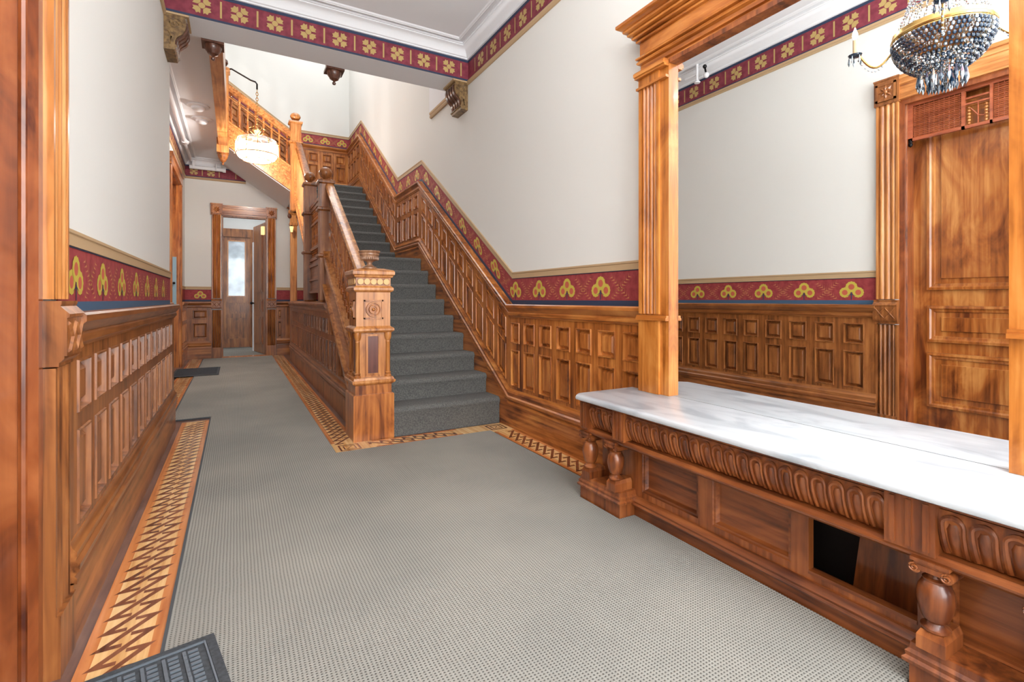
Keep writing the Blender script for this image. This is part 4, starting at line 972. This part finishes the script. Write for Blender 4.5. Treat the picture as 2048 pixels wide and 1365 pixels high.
# base
prof = [(1.80, 0), (1.765, 0), (1.765, .062), (1.745, .064), (1.742, .07), (1.748, .078), (1.744, .088), (1.755, .098), (1.765, .106), (1.80, .106)]
G().sweep(prof, [YZ + .02, YA - .02], lambda t, a, b: (a, t, b)).build('base_plinth', CY, cs)
for (ya, yb) in ((1.875, 2.195), (.345, .668)):
    g = G(); yc_, hy_ = (ya + yb) / 2, (yb - ya) / 2
    def ring(d, z): return [(1.668 - d, yc_ - hy_ - d, z), (1.80, yc_ - hy_ - d, z), (1.80, yc_ + hy_ + d, z), (1.668 - d, yc_ + hy_ + d, z)]
    g.loft([ring(0, 0), ring(0, .07), ring(.012, .075), ring(.014, .085), ring(.006, .092), ring(.008, .104), ring(0, .112), ring(-.002, .13), ring(-.012, .132)])
    g.build('pedestal', CZ, cs, False)
bp_ = [(.001, .185), (.03, .185), (.034, .19), (.034, .196), (.024, .203), (.02, .209), (.022, .214), (.03, .218), (.036, .235), (.042, .262), (.043, .28), (.040, .302), (.032, .318), (.029, .322), (.03, .328), (.022, .333), (.018, .342), (.022, .352), (.025, .36)]
for yb in (2.135, 1.93, .615, .385):
    g = G().lathe(bp_, 1.69, yb, 0, 20); b_ = g.build('baluster_leg', CZ, cs)
    g = G(); h = .033; g.loft([[(1.69 - h - a, yb - h - a, z), (1.69 + .08, yb - h - a, z), (1.69 + .08, yb + h + a, z), (1.69 - h - a, yb + h + a, z)] for a, z in ((0, .131), (0, .168), (-.008, .185))]); g.build('baluster_plinth', CZ, b_, False)
    g = G(); h = .042; g.box(1.69 - h, 1.70 + h, yb - h - .002, yb + h + .002, .372, .382); g.box(1.69 - h + .006, 1.70 + h, yb - h + .005, yb + h - .005, .364, .372); g.box(1.69 - h + .004, 1.72, yb - .03, yb + .03, .35, .364); g.build('abacus', CZ, b_, False)
    g = G()
    for q in (-1, 1):
        yc = yb + q * .036; zc = .352
        R = []
        g.loft([[(xx, yc + .015 * cos(2 * pi * j / 14), zc + .015 * sin(2 * pi * j / 14)) for j in range(14)] for xx in (1.655, 1.73)])
        pts = [(1.652, yc + .0125 * (1 - i / 20) * cos(q * (pi / 2 - i * .6)), zc + .0125 * (1 - i / 20) * sin(pi / 2 - i * .6)) for i in range(18)]
        g.tube(pts, .0028, 5); g.build('volute', CZ, b_); g = G()
# quarter brackets behind balusters

# ================================================================== CHANDELIER
CX, CY_ = .75, 1.18
MX = CX
ch = root('crystal_chandelier', (CX, CY_, 3.68), 'crystal basket chandelier with candle arms, seen only in the mirror', 'chandelier')
g = G().torus((CX, CY_, 2.60), .21, .012, 40, 8); g.lathe([(.204, 0), (.214, 0), (.214, .045), (.204, .045)], CX, CY_, 2.585, 40); g.build('gilt_rim', BRASS, ch)
g = G(); g.lathe([(.001, 0), (.09, 0), (.10, .02), (.06, .035), (.02, .05), (.012, .09), (.012, .5)], CX, CY_, 3.0, 20); g.lathe([(.001, .72), (.06, .74), (.07, .785)], CX, CY_, 3.0, 16); g.tube([(CX, CY_, 3.45), (CX, CY_, 3.74)], .008); g.tube([(CX, CY_, 2.6), (CX, CY_, 3.05)], .012); g.build('crown_and_stem', BRASS, ch)
beads = {0: G(), 1: G(), 2: G()}
for ti, (r, z) in enumerate([(.248, 2.575), (.246, 2.555), (.24, 2.535), (.232, 2.515), (.22, 2.495), (.205, 2.475), (.186, 2.455), (.164, 2.438), (.14, 2.422), (.112, 2.408), (.085, 2.398)]):
    r *= .86; n_ = int(2 * pi * r / .021)
    for k in range(n_):
        a = 2 * pi * (k + .5 * (ti % 2)) / n_
        beads[0 if (k + ti) % 5 < 3 else (1 if (k + ti) % 5 == 3 else 2)].ball((CX + r * cos(a), CY_ + r * sin(a), z), .0095, 6, 4, 1.25)
for k in range(30):
    a = 2 * pi * k / 30
    for t in range(24):
        u = t / 23; r = .205 + (.08 - .205) * (u ** .75); z = 2.64 + .38 * u
        beads[(k + t) % 3 if (k + t) % 3 else 2].ball((CX + r * cos(a), CY_ + r * sin(a), z), .0065, 5, 3)
for i, (m_, nm) in enumerate(((CRY1, 'dark_beads'), (CRY2, 'bright_beads'), (CRY3, 'clear_beads'))):
    o = beads[i].build(nm, m_, ch); o['kind'] = 'stuff'
def prism(x, y, z, h, r, mm, par):
    g = G().lathe([(.001, 0), (r, .3 * h), (r * .9, .5 * h), (r * .3, h * .95), (.001, h)], x, y, z - h, 6); g.v = g.v; return g.build('crystal_drop', mm, par, False)
for k in range(20):
    a = 2 * pi * k / 20; prism(CX + .10 * cos(a), CY_ + .10 * sin(a), 2.395, .085, .010, CRY1 if k % 2 else CRY2, ch)
for k in range(10):
    a = 2 * pi * k / 10; prism(CX + .05 * cos(a), CY_ + .05 * sin(a), 2.39, .10, .010, CRY1 if k % 3 else CRY3, ch)
for k in range(4):
    a = radians(70 + 90 * k); R_ = .385
    g = G(); P = []
    for t in range(13):
        u = t / 12; r = .208 + (R_ - .208) * u; z = 2.57 - .07 * sin(pi * min(1, u * 1.1)) + .05 * u * u * u
        P.append((CX + r * cos(a), CY_ + r * sin(a), z))
    P.append((P[-1][0], P[-1][1], 2.60)); g.tube(P, .006, 8); ex, ey = P[-1][0], P[-1][1]
    arm = g.build('candle_arm', BRASS, ch)
    G().lathe([(.012, -.01), (.032, .0), (.036, .008), (.02, .006), (.014, .012)], ex, ey, 2.60, 16).build('drip_pan', CRY1, arm)
    G().lathe([(.012, 0), (.012, .085), (.006, .09)], ex, ey, 2.61, 12).build('candle_tube', CANDLE, arm)
    G().lathe([(.006, 0), (.014, .02), (.012, .035), (.004, .06), (.001, .07)], ex, ey, 2.70, 10).build('flame_bulb', BULB, arm)
    for q in range(5):
        b_ = 2 * pi * q / 5; prism(ex + .03 * cos(b_), ey + .03 * sin(b_), 2.598, .05, .006, CRY1 if q % 2 else CRY2, arm)
    g = G()
    for t in range(12):
        u = t / 11; r = .208 + .175 * u; z = 2.57 - .10 * sin(pi * u) + .03 * u
        g.ball((CX + r * cos(a), CY_ + r * sin(a), z), .006, 5, 4)
    o = g.build('bead_swag', CRY2, arm); o['kind'] = 'stuff'

ch.location.z -= .07
# ================================================================== STAIR PENDANT LAMP
px, py = .29, 8.4
pl_ = root('pendant_lamp', (px, py, 5.0), 'lit round crystal lamp hanging by a chain from an iron arm beside the stairs', 'pendant lamp')
zt, zb = 3.53, 3.20
g = G(); g.tube([(-.1, 9.15, 4.80), (-.05, 9.08, 4.79), (px - .08, py + .15, 4.46), (px - .02, py + .03, 4.40), (px, py, 4.36), (px, py, 4.28)], .012, 8); g.build('hanging_arm', IRON, pl_)
nl = 0; z = 4.25
while z > 3.71:
    g = G(); 
    if nl % 2: pts = [(px + .016 * cos(t * pi / 5), py, z + .026 * sin(t * pi / 5)) for t in range(11)]
    else: pts = [(px, py + .016 * cos(t * pi / 5), z + .026 * sin(t * pi / 5)) for t in range(11)]
    g.tube(pts, .005, 5); g.build('chain_link', IRON if z > 4.3 else BRASS, pl_); z -= .04; nl += 1
g = G().lathe([(.012, .16), (.03, .15), (.05, .12), (.03, .10), (.02, .06), (.05, .03), (.07, .0), (.001, 0)], px, py, zt + .0, 18)
for k in range(6):
    a = k * pi / 3; g.tube([(px + .03 * cos(a), py + .03 * sin(a), zt + .05), (px + .09 * cos(a), py + .09 * sin(a), zt + .10), (px + .11 * cos(a), py + .11 * sin(a), zt + .15), (px + .08 * cos(a), py + .08 * sin(a), zt + .165)], .008, 6)
    g.tube([(px + .05 * cos(a), py + .05 * sin(a), zt + .02), (px + .30 * cos(a), py + .30 * sin(a), zt - .06)], .008, 6)
g.build('brass_crown', BRASS, pl_)
NP = 12
g = G(); 
for k in range(NP):
    a0 = 2 * pi * k / NP; g.tube([(px + r * cos(a0), py + r * sin(a0), z) for r, z in ((.22, zt - .01), (.27, zt - .03), (.295, zt - .09), (.295, zb + .10), (.30, zb + .07))], .006, 5)
g.torus((px, py, zb + .085), .285, .008, 36, 6); g.build('brass_ribs', BRASS, pl_)
for k in range(NP):
    a0, a1 = 2 * pi * (k + .04) / NP, 2 * pi * (k + .96) / NP; g = G()
    R = [[(px + r * cos(a), py + r * sin(a), z) for a in (a0, (a0 + a1) / 2, a1)] for r, z in ((.22, zt + .005), (.265, zt - .02), (.29, zt - .09), (.29, zb + .09))]
    g.loft(R, cap=False, close=False); o = g.build('glass_pane', PANEGL, pl_)
for k in range(24):
    a = 2 * pi * k / 24; g = G(); r0 = .30
    g.loft([[(px + r * cos(a + da), py + r * sin(a + da), z) for da in (-.11, 0, .11)] for r, z in ((.28, zb + .08), (.25, zb + .035), (.20, zb + .0))], cap=False, close=False); g.build('crystal_petal', PANEGL, pl_)
g = G().torus((px, py, zb), .2, .006, 30, 6); g.build('lower_ring', BRASS, pl_)
point('pendant_bulb', (px, py, 3.34), 90, (1, .97, .93), .05)

# ================================================================== SMALL FIXTURES
for (x, y, lab) in ((-.43, 7.78, 'round white ceiling detector, nearer of the two in the passage'), (-.41, 8.32, 'round white ceiling detector, farther of the two in the passage')):
    t = root('smoke_detector', (x, y, 3.68), lab, 'smoke detector', 'ceiling detectors in the passage')
    G().lathe([(.13, 0), (.13, -.012), (.11, -.02), (.06, -.02)][::-1], x, y, 3.679, 24).build('base_ring', WHITE, t)
    G().lathe([(.001, -.065), (.05, -.062), (.075, -.045), (.08, -.02)], x, y, 3.679, 24).build('detector_dome', WHITE, t)
pp = root('sprinkler_pipe', (-.7, 10.4, 3.55), 'white sprinkler pipe running along the passage ceiling edge', 'pipe')
g = G(); g.tube([(-.70, 5.3, 3.60), (-.70, 9.3, 3.60)], .026, 10); g.tube([(-.70, 9.4, 3.60), (-.69, 10.55, 3.60)], .022, 10); g.tube([(-.72, 10.62, 3.50), (-.17, 10.62, 3.50)], .034, 12); g.tube([(-.66, 10.60, 3.62), (-.66, 10.61, 3.48)], .026, 10); g.build('pipe_run', WHITE, pp)
g = G(); g.tube([(-.70, 9.28, 3.60), (-.70, 9.42, 3.60)], .042, 12); g.tube([(-.70, 9.3, 3.60), (-.64, 9.3, 3.57)], .03); g.tube([(-.20, 10.62, 3.50), (-.15, 10.62, 3.50)], .045, 12); g.build('pipe_fitting', WHITE, pp)
g = G(); g.tube([(-.30, 10.62, 3.60), (-.30, 10.62, 3.47)], .012); g.ball((-.30, 10.60, 3.50), .03); g.build('sprinkler_head', WHITE, pp)
sk = root('ceiling_sprinkler', (-.33, 3.70, 3.6), 'white sprinkler head by the left crown moulding, seen in the mirror', 'sprinkler')
g = G(); g.tube([(-.33, 3.70, 3.68), (-.33, 3.70, 3.50)], .014); g.tube([(-.33, 3.70, 3.56), (-.33, 3.86, 3.56)], .014); g.build('pipe', WHITE, sk)
g = G(); g.lathe([(.03, 0), (.035, .01), (.015, .03), (.015, .06)], -.33, 3.70, 3.46, 12); g.ball((-.33, 3.58, 3.50), .03); g.build('sprinkler_head', WHITE, sk)
g = G(); g.ball((-.33, 3.60, 3.60), .022); g.tube([(-.33, 3.60, 3.60), (-.33, 3.58, 3.50)], .01); g.build('valve', IRON, sk)
al = root('post_lantern', (.88, 9.66, 2.35), 'small amber glass lantern on the post under the stairs', 'lantern')
g = G(); g.box(.86, .90, 9.66, 9.70, 2.33, 2.40); g.tube([(.88, 9.66, 2.36), (.88, 9.62, 2.36)], .008); g.lathe([(.012, 0), (.03, .0), (.012, .02)], .88, 9.60, 2.40, 12); g.build('bracket', IRON, al)
G().lathe([(.001, -.10), (.018, -.10), (.034, .0), (.001, .0)], .88, 9.60, 2.40, 12).build('amber_shade', AMBER, al)
